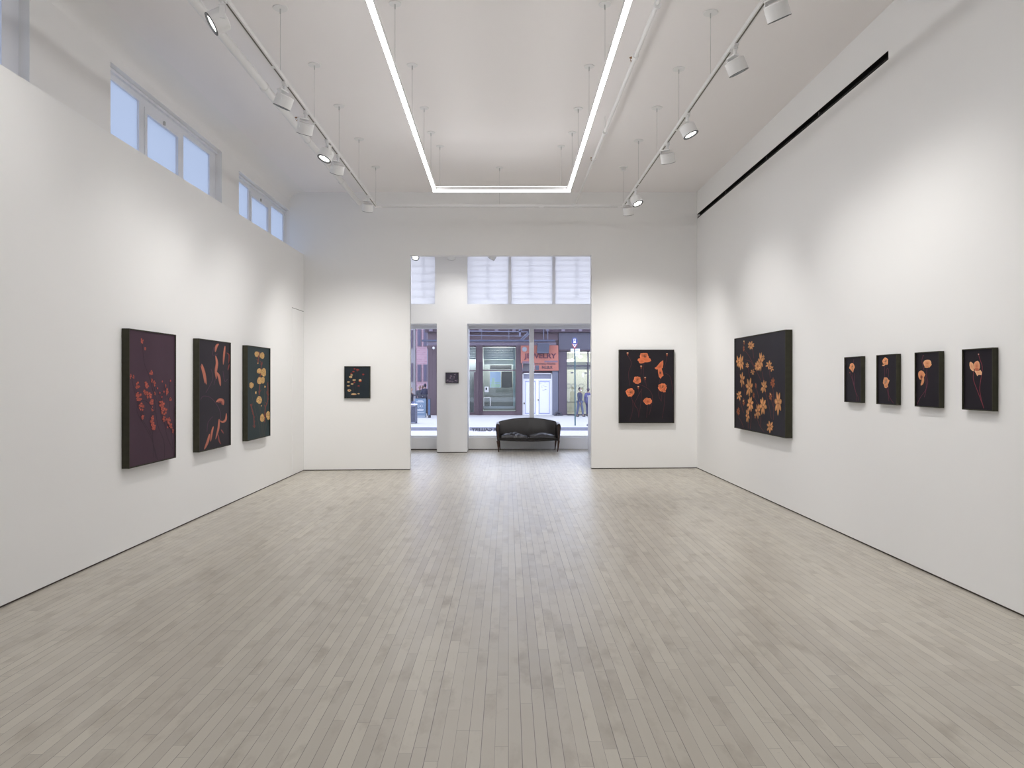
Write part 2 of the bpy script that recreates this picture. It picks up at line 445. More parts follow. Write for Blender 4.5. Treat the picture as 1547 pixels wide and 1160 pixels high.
# ---------------------------------------------------------------- text helper
def text_mesh(s, w, h, bold=0.0, ext=.002):
    c = bpy.data.curves.new('txt', 'FONT'); c.body = s; c.extrude = ext; c.offset = bold; c.resolution_u = 3
    o = bpy.data.objects.new('txt', c); COL.objects.link(o)
    dg = bpy.context.evaluated_depsgraph_get(); me = o.evaluated_get(dg).to_mesh()
    vs = [v.co.copy() for v in me.vertices]; fs = [tuple(p.vertices) for p in me.polygons]
    o.evaluated_get(dg).to_mesh_clear(); bpy.data.objects.remove(o); bpy.data.curves.remove(c)
    x0, x1 = min(v.x for v in vs), max(v.x for v in vs); y0, y1 = min(v.y for v in vs), max(v.y for v in vs)
    out = [((v.x - x0) / (x1 - x0) * w - w / 2, v.z, (v.y - y0) / (y1 - y0) * h - h / 2) for v in vs]  # XZ plane, reads from -Y
    return out, fs
def add_text(mb, s, c, w, h, flip=False, bold=.02, mi=0, ext=.004):
    vs, fs = text_mesh(s, w, h, bold); i = len(mb.v)
    for x, y, z in vs:
        y = max(-1, min(1, y / .002)) * ext
        mb.v.append((c[0] - x, c[1] - y, c[2] + z) if flip else (c[0] + x, c[1] + y, c[2] + z))
    mb.f += [tuple(i + k for k in f) for f in fs]; mb.m += [mi] * len(fs); return mb
# vinyl lettering on the glass, meant to be read from the street
p0, p1 = at(712.6, 0, YG).x, at(749.5, 0, YG).x
mb = add_text(MB(), 'R GALLERY', ((p0 + p1) / 2, YG - .0065, at(0, 648.9, YG).z), p1 - p0, .076, flip=True, ext=.001)
tag(obj('window_lettering', mb, mat('vinyl_black', (40, 40, 60), .6)), 'black vinyl shop lettering seen reversed on the window glass left of the sofa', 'lettering')

# ---------------------------------------------------------------- slot diffuser
t = thing('slot_diffuser', (XR + .01, 9.5, 4.385), 'long black linear air slot recessed high in the right wall', 'air vent')
mb = MB().box(XR + .05, XR + .06, SL[0], SL[1], SL[2], SL[3]).box(XR + .002, XR + .06, SL[0] + .001, SL[1] - .001, SL[3] - .004, SL[3]).box(XR + .002, XR + .06, SL[0] + .001, SL[1] - .001, SL[2], SL[2] + .004)
obj('plenum', mb, BLACK, t)
mb = MB().box(XR + .004, XR + .03, SL[0] + .001, SL[1] - .001, SL[2] + .018, SL[2] + .022)
obj('blade', mb, mat('slot_blade', (58, 56, 58), .5), t)
for y in (7.75, 9.3, 11.0):
    obj('joint', MB().box(XR + .003, XR + .03, y, y + .02, SL[2] + .01, SL[3] - .02), mat('slot_blade', (58, 56, 58)), t)

# ---------------------------------------------------------------- linear lamp
def cable(parent, top, bottom, rc=.055, bell=False):
    c = obj('cable', MB().cyl(bottom, top, .0018, n=6).cyl(Vector(top) - Vector((0, 0, .05)), top, .006, n=8), STEEL, parent)
    m = MB().lathe((top[0], top[1], ZC - .008), (0, 0, 1), [(0, rc * .97), (.003, rc), (.008, rc)], 24)
    if bell: m.lathe((top[0], top[1], ZC - .06), (0, 0, 1), [(0, .022), (.01, .03), (.052, .03)], 16)
    cn = obj('canopy', m, WHITE, c, smooth=True)
    return c
LZ = 4.176
la, lb = (-.93, 4.6), (-.958, 10.15); ra, rb = (.868, 4.6), (.908, 10.15)
def ext(a, b, y): return (a[0] + (b[0] - a[0]) * (y - a[1]) / (b[1] - a[1]), y)
la, ra = ext(la, lb, -3.6), ext(ra, rb, -3.6)
t = thing('linear_pendant_lamp', (0, 6, ZC), 'rectangular glowing white linear lamp hung on thin wires below the ceiling', 'ceiling light')
runs = [(la, lb), (lb, rb), (rb, ra), (ra, la)]
for (a, b) in runs:
    va, vb = Vector((*a, 0)), Vector((*b, 0)); d = (vb - va).normalized() * .0245
    obj('diffuser', MB().bar(va + Vector((0, 0, LZ + .008)) - d, vb + Vector((0, 0, LZ + .008)) + d, .038, .016), LED, t)
    obj('housing', MB().bar(va + Vector((0, 0, LZ + .041)) - d, vb + Vector((0, 0, LZ + .041)) + d, .042, .049), WHITE, t)
    obj('upper_diffuser', MB().bar(va + Vector((0, 0, LZ + .0675)) - d * .8, vb + Vector((0, 0, LZ + .0675)) + d * .8, .034, .003), LEDUP, t)
for px, py, sgn in ((597, 5, 0), (622, 98, 0), (641, 163, 0), (651, 200, 0), (665, 222, 1), (913, 6, 0), (887, 100, 0), (868, 164, 0), (859, 200, 0), (848, 220, 1)):
    Y = F * (ZC - H) / (CY - py); X = (px - CX) / F * Y
    if sgn: Y = 10.15
    else: X = ext(la, lb, Y)[0] if X < 0 else ext(ra, rb, Y)[0]
    cable(t, (X, Y, ZC), (X, Y, LZ + .07))
for Y in (2.0, -2.0):
    for X in (-.9, .85): cable(t, (X, Y, ZC), (X, Y, LZ + .07))

# ---------------------------------------------------------------- track
TZ = 4.205; TXL, TXR, TY = -1.955, 1.838, 11.18
t = thing('lighting_track', (0, 8, ZC), 'white suspended lighting track running round three sides of the ceiling', 'lighting track')
def rail(x0, y0, x1, y1, side):
    w_, h_ = .018, .0175
    if x0 == x1:
        m = MB().box(x0 - w_, x0 + w_, y0, y1, TZ, TZ + .035)
        r = obj('rail', m, WHITE, t)
        m2 = MB(); y = y0
        while y < y1 - .05:
            e = min(y1, y + R.uniform(1.3, 2.2)); m2.box(x0 - .006, x0 + .006, y + .02, e - .035, TZ - .0015, TZ + .004); y = e
        obj('slot', m2, DKMETAL, r)
    else:
        r = obj('rail', MB().box(x0, x1, y0 - w_, y0 + w_, TZ, TZ + .035), WHITE, t)
        obj('slot', MB().box(x0 + .1, .55, y0 - .006, y0 + .006, TZ - .0015, TZ + .004).box(.62, x1 - .1, y0 - .006, y0 + .006, TZ - .0015, TZ + .004), DKMETAL, r)
rail(TXL, -3.5, TXL, TY - .02, 0); rail(TXR, -3.5, TXR, TY - .02, 1); rail(TXL - .018, TY, TXR + .018, TY, 2)
for x in (TXL, TXR): obj('corner_joint', MB().box(x - .021, x + .021, TY - .03, TY + .03, TZ - .002, TZ + .038), WHITE, t)
for x, ys in ((TXL, (6.38, 7.53, 8.66, 9.85, 11.15)), (TXR, (6.46, 7.63, 8.72, 9.91, 11.15))):
    for y in ys + (3.9, 1.2, -1.6): cable(t, (x, y, ZC), (x, y, TZ + .03), .065, bell=(x > 0 and y > 11))
cable(t, (-.06, TY, ZC), (-.06, TY, TZ + .03), .06)
t2 = thing('front_room_track', (0, 14.65, ZC), 'white lighting track across the front room, above the wide opening', 'lighting track')
obj('rail', MB().box(-2.6, 2.2, 14.632, 14.668, TZ, TZ + .035), WHITE, t2)
for x in (-2.2, 0, 1.9): cable(t2, (x, 14.65, ZC), (x, 14.65, TZ + .03), .06)

def spotlight(x, y, d, label, group='track spotlights', watt=1.0, cone=104, rot=0):
    t = thing('track_spotlight', (x, y, TZ), label, 'spotlight', group)
    d = Vector(d).normalized(); side = 1 if d.x > 0 else -1
    obj('adapter', MB().box(x - .016, x + .016, y - .045, y + .045, TZ - .018, TZ).cyl((x, y, TZ - .075), (x, y, TZ - .016), .013, n=12).cyl((x, y, TZ - .03), (x, y, TZ - .018), .024, n=16), WHITE, t, smooth=True)
    c = Vector((x, y, TZ - .165)) + Vector((d.x, d.y, 0)) * .03
    # bracket: top plate plus an arm down to the drum's side
    piv = Vector((x, y, TZ - .08)); hs = Vector((-d.y, d.x, 0)); hs = hs.normalized() if hs.length > .05 else Vector((1, 0, 0))
    fw = Vector((hs.y, -hs.x, 0)); e = piv + hs * .075
    br = MB().obox(piv + hs * .03, hs * .052, fw * .022, Vector((0, 0, .006)))
    br.bar(e + Vector((0, 0, .004)), Vector((e.x, e.y, c.z - .01)), .006, .036, up=tuple(fw))
    obj('bracket', br, WHITE, t)
    r = .078; Lh = .105
    back = c - d * Lh / 2; fr_ = c + d * Lh / 2
    h = obj('housing', MB().lathe(back, d, [(0, r - .006), (.006, r), (Lh, r), (Lh, r - .006), (Lh - .02, r - .008)], 32), WHITE, t, smooth=True)
    obj('heat_sink', MB().lathe(back - d * .0015, d, [(0, r - .014), (.003, r - .012)], 28), mat('sink_grey', (205, 205, 205), .5), h, smooth=True)
    obj('bezel', MB().lathe(fr_ - d * .014, d, [(.0125, r + .0015), (.0165, r + .0005), (.0165, r - .017), (.004, r - .021)], 32, cap=False), BEZEL, h, smooth=True)
    obj('lens', MB().lathe(fr_ - d * .012, d, [(0, r - .02), (.003, r - .021)], 28), LENS, h)
    ld = bpy.data.lights.new('spot_beam', 'SPOT'); ld.energy = SPOT_W * watt; ld.color = SPOT_C; ld.spot_size = math.radians(cone); ld.spot_blend = 1.0; ld.shadow_soft_size = .045
    lo = bpy.data.objects.new('spot_beam', ld); COL.objects.link(lo); lo.parent = t
    lo.location = (fr_ + d * .012) - Vector((x, y, TZ)); lo.rotation_euler = d.to_track_quat('-Z', 'Y').to_euler()
    return t
spotlight(TXL, 5.06, (-.78, -.30, -.54), 'white track spotlight with glowing lens facing us, nearest on the left track', watt=.45)
spotlight(TXL, 6.51, (-.38, .14, -.91), 'white track spotlight seen edge-on, second from the front on the left track', watt=.85)
spotlight(TXL, 7.20, (-.28, .34, -.90), 'white track spotlight with its back to us beside the brass sprinkler head, left track')
spotlight(TXL, 8.07, (-.34, -.26, -.90), 'brightly glaring white track spotlight midway along the left track', watt=.7)
spotlight(TXL, 8.60, (-.28, .34, -.90), 'white track spotlight just behind the glaring one on the left track', watt=1.9)
spotlight(TXL, 10.5, (-.12, .38, -.92), 'white track spotlight at the far end of the left track aimed at the far wall', watt=4.9)
spotlight(TXR, 4.91, (.38, .26, -.89), 'white track spotlight cut by the top edge of the photo, nearest on the right track', watt=1.2)
spotlight(TXR, 5.78, (.42, .14, -.90), 'white track spotlight with thin glowing ellipse, second from the front on the right track', watt=1.0)
spotlight(TXR, 7.27, (.38, -.14, -.91), 'white track spotlight with clearly visible lit lens, third on the right track')
spotlight(TXR, 8.16, (.2, .36, -.91), 'white track spotlight turned away from us, fourth on the right track', watt=1.9)
spotlight(TXR, 10.12, (.32, -.32, -.89), 'starry glaring white track spotlight near the far end of the right track')
spotlight(TXR, 10.72, (.12, .38, -.92), 'white track spotlight tucked behind the glaring one at the right track end', watt=4.9)
for x, y, dx in ((TXL, 3.2, -.24), (TXL, 1.2, -.24), (TXR, 3.2, .24), (TXR, 1.2, .24), (TXL, -1.5, -.24), (TXR, -1.5, .24)):
    spotlight(x, y, (dx, .05, -.78), 'white track spotlight overhead, beyond the top of the photo', 'overhead track spotlights out of frame', watt=.4 if x < 0 else .7)
spotlight((628.5 - CX) / F * 14.65, 14.65, (-.1, -.62, -.77), 'glaring white spotlight at the top left corner of the opening', 'front room spotlights', 1.0)
spotlight((682 - CX) / F * 14.65, 14.65, (0, .55, -.83), 'white spotlight tip above the white pier in the front room', 'front room spotlights', .3)
spotlight((745 - CX) / F * 14.65, 14.65, (-.5, .3, -.81), 'tilted grey spotlight tip in front of the frosted window panes', 'front room spotlights', .6)

t3 = thing('added_fill_track', (0, 13.5, ZC), 'added unseen lighting track behind the top of the opening, brightening the front wall', 'lighting track')  # unseen track and its spots, added to brighten the front room's window wall
obj('rail', MB().box(-2.6, 2.6, 13.482, 13.518, TZ, TZ + .035), WHITE, t3)
for x in (-2.2, 0, 2.2): cable(t3, (x, 13.5, ZC), (x, 13.5, TZ + .03), .06)
for x in (-1.9, -.75, .5, 1.7): spotlight(x, 13.5, (0, .56, -.83), 'added unseen track spotlight above the opening, brightening the front wall', 'added front room fill spotlights', .62, 140)

# ---------------------------------------------------------------- pipes
def sprinkler(parent, x, y, z):
    s = obj('sprinkler_head', MB().cyl((x, y, z), (x, y, z + .035), .007, n=8).lathe((x, y, z + .06), (0, 0, 1), [(0, .006), (.003, .022), (.006, .022)], 14)
            .bar((x - .012, y, z + .03), (x - .008, y, z + .06), .004).bar((x + .012, y, z + .03), (x + .008, y, z + .06), .004), BRASS, parent, smooth=True, label='brass sprinkler head')
t = thing('sprinkler_main', (-2.5, 8, ZC), 'fat white sprinkler pipe under the ceiling outside the left track', 'pipe')
obj('pipe', MB().cyl((-2.5, YB, 4.615), (-2.5, YF, 4.615), .042, n=20), WHITE, t, smooth=True)
sprinkler(t, -2.5, 8.8, 4.656)
for y in (1.5, 5.5, 9.3): obj('hanger', MB().cyl((-2.5, y, 4.65), (-2.5, y, ZC), .005, n=8).lathe((-2.5, y - .012, 4.615), (0, 1, 0), [(0, .042), (0, .048), (.024, .048), (.024, .042)], 18), WHITE, t)
for y in (4.0, 7.6, 11.2): obj('coupling', MB().lathe((-2.5, y, 4.615), (0, 1, 0), [(0, .043), (.005, .05), (.06, .05), (.065, .043)], 18), WHITE, t, smooth=True)
t = thing('sprinkler_branch', (1.256, 8, ZC), 'thin white sprinkler pipe between the glowing lamp and the right track', 'pipe')
obj('pipe', MB().cyl((1.256, YB, 4.625), (1.256, YF, 4.625), .019, n=16), WHITE, t, smooth=True)
for y in (7.14, 10.36): sprinkler(t, 1.256, y, 4.646)
for y in (5.95, 9.0): obj('hanger', MB().cyl((1.256, y, 4.64), (1.256, y, ZC), .004, n=8).lathe((1.256, y - .01, 4.612), (0, 1, 0), [(0, .022), (0, .032), (.02, .032), (.02, .022)], 18), WHITE, t)
for y in (6.9, 10.1): obj('coupling', MB().lathe((1.256, y, 4.625), (0, 1, 0), [(0, .023), (.004, .03), (.05, .03), (.054, .023)], 16), WHITE, t, smooth=True)

# ---------------------------------------------------------------- framed paintings
class Art:
    """vector painting: items are given in the pixels of a magnified crop (origin ox, oy, scale s) of the photo"""
    def __init__(s, side, c, W, Hh, depth, crop, bg, name, label, group, cat='painting'):
        s.side = side; s.ox, s.oy, s.s = crop
        N = {'L': Vector((1, 0, 0)), 'R': Vector((-1, 0, 0)), 'F': Vector((0, -1, 0))}[side]
        U = {'L': Vector((0, 1, 0)), 'R': Vector((0, -1, 0)), 'F': Vector((1, 0, 0))}[side]
        s.N, s.U, s.V = N, U, Vector((0, 0, 1)); c = Vector(c)
        s.root = thing(name, tuple(c), label, cat, group)
        lip = .009 if W > .4 else .007
        # frame: tray with a thin lip and the panel set 8 mm back
        fb = MB(); hw, hh = W / 2, Hh / 2
        def P(u, v, n): return c + U * u + s.V * v + N * n
        for (u0, u1, v0, v1) in ((-hw, -hw + lip, -hh, hh), (hw - lip, hw, -hh, hh), (-hw + lip, hw - lip, -hh, -hh + lip), (-hw + lip, hw - lip, hh - lip, hh)):
            fb.obox(P((u0 + u1) / 2, (v0 + v1) / 2, depth / 2 + .002), U * (u1 - u0) / 2, s.V * (v1 - v0) / 2, N * (depth / 2 - .002))
        obj('frame', fb, FRAME, s.root, fix=False)
        obj('backing', MB().obox(P(0, 0, depth / 2), U * (hw - lip), s.V * (hh - lip), N * (depth / 2 - .012)), FRAME, s.root, fix=False)
        s.O = P(0, 0, depth - .010); s.mb = MB(); s.lay = 0
        s.hw, s.hh = hw - lip, hh - lip
        bgl = tuple(x * .72 for x in lin(bg)); k = 10
        for i in range(k + 1):
            for j in range(k + 1):
                u = -s.hw + 2 * s.hw * i / k; v = -s.hh + 2 * s.hh * j / k
                f = 1 + .16 * mnoise.noise(Vector((u * 3, v * 3, len(label))))
                s.vert(u, v, tuple(x * f for x in bgl))
        for i in range(k):
            for j in range(k):
                a = i * (k + 1) + j; s.mb.f.append((a, a + k + 1, a + k + 2, a + 1)); s.mb.m.append(0)
    def vert(s, u, v, c):
        u = max(-s.hw, min(s.hw, u)); v = max(-s.hh, min(s.hh, v))
        s.mb.v.append(tuple(s.O + s.U * u + s.V * v + s.N * (.000016 * s.lay))); s.mb.c.append(c)
    def uv(s, zx, zy):
        px, py = s.ox + zx / s.s, s.oy + zy / s.s
        if s.side == 'F': Y = s.O.y
        else: Y = F * s.O.x / (px - CX)
        p = at(px, py, Y) - s.O; return p.dot(s.U), p.dot(s.V)
    def poly(s, pts, cin, cout, center=None):
        s.lay += 1; i = len(s.mb.v); P = [s.uv(*p) for p in pts]
        cx, cy = s.uv(*center) if center else (sum(p[0] for p in P) / len(P), sum(p[1] for p in P) / len(P))
        s.vert(cx, cy, lin(cin))
        for p in P: s.vert(*p, lin(cout))
        n = len(P)
        for k in range(n): s.mb.f.append((i, i + 1 + k, i + 1 + (k + 1) % n)); s.mb.m.append(0)
    def blob(s, cx, cy, rx, ry, cin, cout, wob=.15, n=18, rot=0):
        ph = R.uniform(0, 6); pts = []
        for k in range(n):
            a = 2 * PI * k / n; r = 1 + wob * (math.sin(3 * a + ph) * .6 + R.uniform(-.5, .5))
            x, y = rx * r * math.cos(a), ry * r * math.sin(a)
            pts.append((cx + x * math.cos(rot) - y * math.sin(rot), cy + x * math.sin(rot) + y * math.cos(rot)))
        s.poly(pts, cin, cout, (cx, cy))
    def ribbon(s, pts, w, c0, c1=None, taper='both', n=14):
        c1 = c1 or c0; s.lay += 1
        q = [pts[0]] + list(pts) + [pts[-1]]; L = []
        for i in range(len(pts) - 1):
            p0, p1, p2, p3 = q[i:i + 4]
            for k in range(n // (len(pts) - 1) + 2):
                t = k / (n // (len(pts) - 1) + 2)
                L.append(tuple(.5 * (2 * p1[a] + (p2[a] - p0[a]) * t + (2 * p0[a] - 5 * p1[a] + 4 * p2[a] - p3[a]) * t * t + (3 * p1[a] - p0[a] - 3 * p2[a] + p3[a]) * t ** 3) for a in (0, 1)))
        L.append(pts[-1]); i0 = len(s.mb.v); m = len(L)
        for k, (x, y) in enumerate(L):
            a, b = L[max(0, k - 1)], L[min(m - 1, k + 1)]; dx, dy = b[0] - a[0], b[1] - a[1]; l = math.hypot(dx, dy) or 1
            t = k / (m - 1); ww = w / 2 * ({'both': max(.12, math.sin(PI * min(1, max(0, t))) ** .6), 'none': 1.0, 'end': 1 - .7 * t}[taper])
            c = tuple(lin(c0)[z] * (1 - t) + lin(c1)[z] * t for z in range(3))
            dk = tuple(v * .62 for v in c) if taper == 'both' else c
            s.vert(*s.uv(x - dy / l * ww, y + dx / l * ww), dk); s.vert(*s.uv(x, y), c); s.vert(*s.uv(x + dy / l * ww, y - dx / l * ww), dk)
        for k in range(m - 1):
            a = i0 + 3 * k
            s.mb.f += [(a, a + 3, a + 4, a + 1), (a + 1, a + 4, a + 5, a + 2)]; s.mb.m += [0, 0]
    def cluster(s, cx, cy, rx, ry, c, n=9):
        dk = tuple(v * .72 for v in c); lt = tuple(min(255, v * 1.15) for v in c)
        for k in range(n):
            a = R.uniform(0, 6.3); r = math.sqrt(R.random()) * .75
            s.blob(cx + rx * r * math.cos(a), cy + ry * r * math.sin(a), rx * R.uniform(.3, .45), ry * R.uniform(.22, .36), R.choice((c, lt)), dk, .3, 9)
    def star(s, cx, cy, rx, ry, c, n=7, rot=0.0, core=(120, 60, 40)):
        dk = tuple(v * .74 for v in c); lt = tuple(min(255, v * 1.12) for v in c)
        for k in range(n):
            a = rot + 2 * PI * k / n + R.uniform(-.15, .15); q = R.uniform(.8, 1.05); ca, sa = math.cos(a), math.sin(a); pts = []
            for t, w_ in ((.05, .05), (.3, .16), (.6, .21), (.85, .15), (1, .0), (.85, -.15), (.6, -.21), (.3, -.16), (.05, -.05)):
                x = t * q * ca - w_ * sa; y = t * q * sa + w_ * ca; pts.append((cx + x * rx, cy + y * ry))
            s.poly(pts, R.choice((c, lt)), dk)
        s.blob(cx, cy, rx * .17, ry * .12, core, core, .2, 8)
    def poppy(s, cx, cy, rx, ry, c, n=4, core=True, rot=0.0):
        dk = tuple(v * .62 for v in c); lt = tuple(min(255, v * 1.12) for v in c)
        s.blob(cx, cy, rx * .8, ry * .8, dk, c, .12)
        n = max(n, 5)
        for k in range(n):
            a = rot + 2 * PI * k / n + R.uniform(-.25, .25)
            x, y = cx + rx * R.uniform(.36, .46) * math.cos(a), cy + ry * .42 * math.sin(a); ph = R.uniform(0, 6); pts = []
            for j in range(16):
                b = 2 * PI * j / 16; r = 1 + .12 * math.sin(4 * b + ph) + R.uniform(-.05, .05)
                pts.append((x + rx * .56 * r * math.cos(b), y + ry * .54 * r * math.sin(b)))
            s.poly(pts, dk, R.choice((c, lt)), (cx + (x - cx) * .35, cy + (y - cy) * .35))
        if core: s.blob(cx, cy, rx * .16, ry * .14, (60, 35, 40), (110, 60, 50), .1, 10); s.blob(cx, cy, rx * .07, ry * .07, (170, 150, 130), (90, 60, 60), .1, 8)
    def done(s): return obj('canvas', s.mb, CANVAS, s.root, fix=False)

def sidepos(side, xw, W):  # centre Y of a frame whose camera-side edge at the wall appears at pixel xw
    X = XL if side == 'L' else XR
    return F * X / (xw - CX) + W / 2
BW, BH = .945, 1.272
G1 = 'dark framed flower paintings'
# 1 plum painting
Y1 = sidepos('L', 183.2, BW)
a = Art('L', (XL, Y1, 1.382), BW, BH, .072, (170, 480, 4.836), (84, 60, 74), 'framed_painting', 'tall plum-coloured painting of small coral blossoms on thin stems, left wall', G1)
for st in ([(217, 185), (232, 330), (265, 420), (300, 560), (330, 780), (375, 900), (380, 1020)], [(140, 440), (160, 540), (185, 620), (180, 690), (240, 800), (290, 900), (330, 1040)],
           [(215, 600), (260, 620), (310, 690)], [(395, 560), (415, 620), (412, 740), (430, 840), (445, 1010)], [(290, 830), (298, 940), (300, 1020)], [(215, 740), (280, 850), (300, 940), (320, 1030)],
           [(375, 740), (400, 870), (440, 960)], [(300, 480), (320, 600)], [(330, 560), (372, 545), (357, 600), (365, 650)], [(420, 450), (412, 600)]):
    a.ribbon(st, 3.6, (52, 36, 46), taper='none')
CO = (184, 90, 76)
for q in ((217, 165, 12, 26), (238, 228, 8, 18), (132, 428, 8, 20), (152, 432, 8, 16), (283, 402, 15, 25), (288, 460, 8, 20), (307, 478, 12, 25), (182, 492, 20, 30), (247, 490, 20, 30), (235, 545, 14, 22), (187, 560, 24, 22), (190, 592, 22, 22),
          (263, 565, 22, 34), (283, 620, 22, 36), (290, 665, 12, 20), (210, 650, 20, 34), (220, 725, 12, 24), (288, 745, 22, 36), (296, 795, 20, 30), (355, 640, 24, 36), (372, 680, 24, 36), (376, 740, 14, 24), (397, 540, 12, 30), (385, 497, 6, 14), (420, 597, 10, 18),
          (405, 752, 18, 30), (424, 790, 15, 22), (438, 828, 10, 16), (305, 555, 7, 18), (352, 615, 16, 14)):
    a.cluster(*q, CO, 11)
for x, y in ((342, 548), (357, 578), (372, 540), (360, 465), (420, 460), (398, 800), (325, 515)): a.blob(x, y, 5, 8, CO, (150, 60, 60))
a.done()
# 2 black painting with curved petals
Y2 = sidepos('L', 291.2, BW)
a = Art('L', (XL, Y2, 1.378), BW, BH, .072, (280, 500, 5.8), (46, 38, 45), 'framed_painting', 'tall blackish painting of scattered curved salmon petals, middle of the left wall trio', G1)
for st in ([(135, 600), (160, 570), (230, 590), (300, 690), (310, 800)], [(240, 750), (200, 800), (190, 880)], [(225, 330), (240, 420), (180, 540)], [(330, 350), (345, 440), (370, 420)], [(270, 400), (250, 470)], [(285, 200), (240, 210), (250, 140)]):
    a.ribbon(st, 5, (74, 42, 62), taper='none')
SA = (206, 122, 98); SD = (150, 72, 66)
for pts, w_, c in (([(292, 112), (272, 135), (262, 185)], 22, SA), ([(348, 130), (340, 200), (332, 295)], 18, SA), ([(362, 190), (384, 215), (378, 285)], 13, SD), ([(385, 290), (372, 345)], 11, SD),
                   ([(265, 215), (277, 280), (268, 350), (272, 420)], 24, SA), ([(273, 360), (295, 400), (308, 482)], 24, SA), ([(143, 288), (165, 370), (184, 468)], 24, SA), ([(135, 300), (160, 390), (170, 460)], 10, SA),
                   ([(270, 622), (300, 602), (328, 612), (332, 650)], 28, SA), ([(282, 628), (312, 620), (322, 648)], 12, SD), ([(359, 720), (354, 775), (328, 797), (302, 785)], 19, SA), ([(296, 770), (290, 850), (265, 948)], 18, SA),
                   ([(246, 835), (232, 890), (221, 968)], 18, SA), ([(213, 900), (195, 970), (166, 1038)], 22, SA), ([(288, 905), (296, 960), (312, 992)], 12, SD), ([(313, 862), (335, 897)], 12, SD)):
    a.ribbon(pts, w_, c, tuple(v * .85 for v in c))
a.done()
# 3 teal painting with yellow blooms
Y3 = sidepos('L', 365.9, BW)
a = Art('L', (XL, Y3, 1.375), BW, BH, .072, (280, 500, 5.8), (46, 62, 66), 'framed_painting', 'tall dark teal painting of round yellow blooms, nearest the far left corner', G1)
for st in ([(640, 640), (660, 760), (665, 940)], [(725, 770), (700, 860), (690, 940)], [(578, 490), (590, 600), (640, 800), (660, 940)], [(650, 470), (640, 560), (660, 700), (680, 930)], [(696, 490), (690, 700), (685, 930)]):
    a.ribbon(st, 4, (62, 62, 58), taper='none')
RB = (128, 62, 54)
for st in ([(648, 185), (640, 240), (632, 290)], [(668, 280), (655, 400), (650, 560)], [(722, 450), (722, 600), (700, 680), (695, 800)], [(572, 640), (598, 740), (603, 850)]):
    a.ribbon(st, 6, RB, taper='none')
    for k in range(14):
        i = R.randrange(len(st) - 1); tt = R.random(); x = st[i][0] * (1 - tt) + st[i + 1][0] * tt; y = st[i][1] * (1 - tt) + st[i + 1][1] * tt
        a.ribbon([(x, y), (x + R.choice((-1, 1)) * R.uniform(8, 16), y - R.uniform(10, 30))], 5, RB)
YE = (226, 180, 116)
for q in ((625, 202, 20, 24), (672, 215, 21, 28), (645, 350, 20, 23), (685, 362, 22, 38), (648, 435, 20, 32), (677, 430, 18, 30), (578, 475, 19, 26), (645, 605, 24, 34), (672, 762, 19, 36), (725, 738, 19, 38)):
    a.blob(*q, YE, tuple(v * .85 for v in YE), .1); a.cluster(*q, YE, 12)
for q in ((696, 488, 6, 9), (616, 540, 6, 12), (634, 282, 4, 6), (664, 655, 4, 5)): a.blob(*q, YE, YE)
a.done()
# 4 small painting, far wall left
a = Art('F', ((540.4 - CX) / F * YF, YF, at(0, 577.4, YF).z), .446, .555, .045, (510, 540, 16.57), (52, 60, 67), 'framed_painting', 'small dark slate painting of red and cream toadstool caps, left of the opening', G1)
for st in ([(415, 580), (410, 700), (400, 880)], [(328, 510), (330, 640), (300, 790)], [(565, 610), (540, 760), (530, 890)], [(642, 440), (600, 600), (570, 700)], [(370, 680), (385, 800), (400, 900)], [(450, 400), (440, 520)], [(270, 730), (320, 900), (310, 980)], [(460, 640), (440, 800)]):
    a.ribbon(st, 7, (66, 62, 66), taper='none')
RE = (158, 72, 70); CR = (232, 196, 146)
for q in ((425, 283, 25, 20), (490, 305, 25, 26), (525, 308, 20, 18), (492, 335, 14, 14), (398, 353, 32, 20), (345, 398, 28, 18), (642, 424, 28, 24), (420, 622, 28, 20), (527, 710, 30, 16)): a.blob(*q, RE, tuple(v * .7 for v in RE), .1)
for q in ((352, 437, 34, 16), (328, 487, 42, 26), (415, 563, 45, 18), (565, 566, 36, 24), (272, 612, 36, 16), (365, 662, 34, 15), (270, 708, 38, 14), (293, 825, 48, 30), (405, 918, 68, 23), (525, 907, 30, 13)): a.blob(*q, CR, tuple(v * .8 for v in CR), .08)
for q in ((328, 490, 14, 8), (297, 820, 19, 11), (565, 594, 38, 18), (420, 936, 30, 5)): a.blob(*q, (190, 96, 66), (150, 66, 56), .05)
a.done()
# 5 far wall right: poppies
a = Art('F', ((977 - CX) / F * 12.56, YF, at(0, 583.6, 12.56).z), .952, 1.268, .07, (920, 510, 8.286), (50, 47, 53), 'framed_painting', 'black painting of seven orange poppies, on the far wall right of the opening', G1)
ST = (84, 50, 56)
for st in ([(235, 220), (280, 320), (245, 440), (260, 600)], [(726, 230), (712, 310), (690, 380)], [(403, 385), (400, 460)], [(440, 310), (430, 470), (450, 560)], [(350, 580), (420, 600), (500, 650), (545, 740), (525, 880), (500, 970)], [(455, 520), (470, 610)], [(280, 740), (300, 840), (290, 940), (260, 1040)],
           [(415, 640), (350, 760), (320, 840), (360, 900), (372, 1000)], [(405, 640), (400, 800), (370, 1000)], [(640, 510), (620, 700), (650, 790)], [(665, 680), (655, 800)], [(700, 690), (690, 850), (665, 1010)], [(485, 840), (470, 1000)], [(700, 440), (770, 500), (800, 700)], [(270, 740), (360, 900)], [(365, 635), (380, 700)]):
    a.ribbon(st, 5, ST, taper='none')
PO = (214, 122, 84)
a.poppy(440, 228, 62, 42, PO, 3, rot=.5); a.blob(445, 275, 82, 34, (200, 104, 66), PO, .14); a.blob(410, 295, 40, 28, (196, 100, 66), PO, .1); a.blob(452, 240, 16, 8, (70, 45, 50), (120, 80, 70))
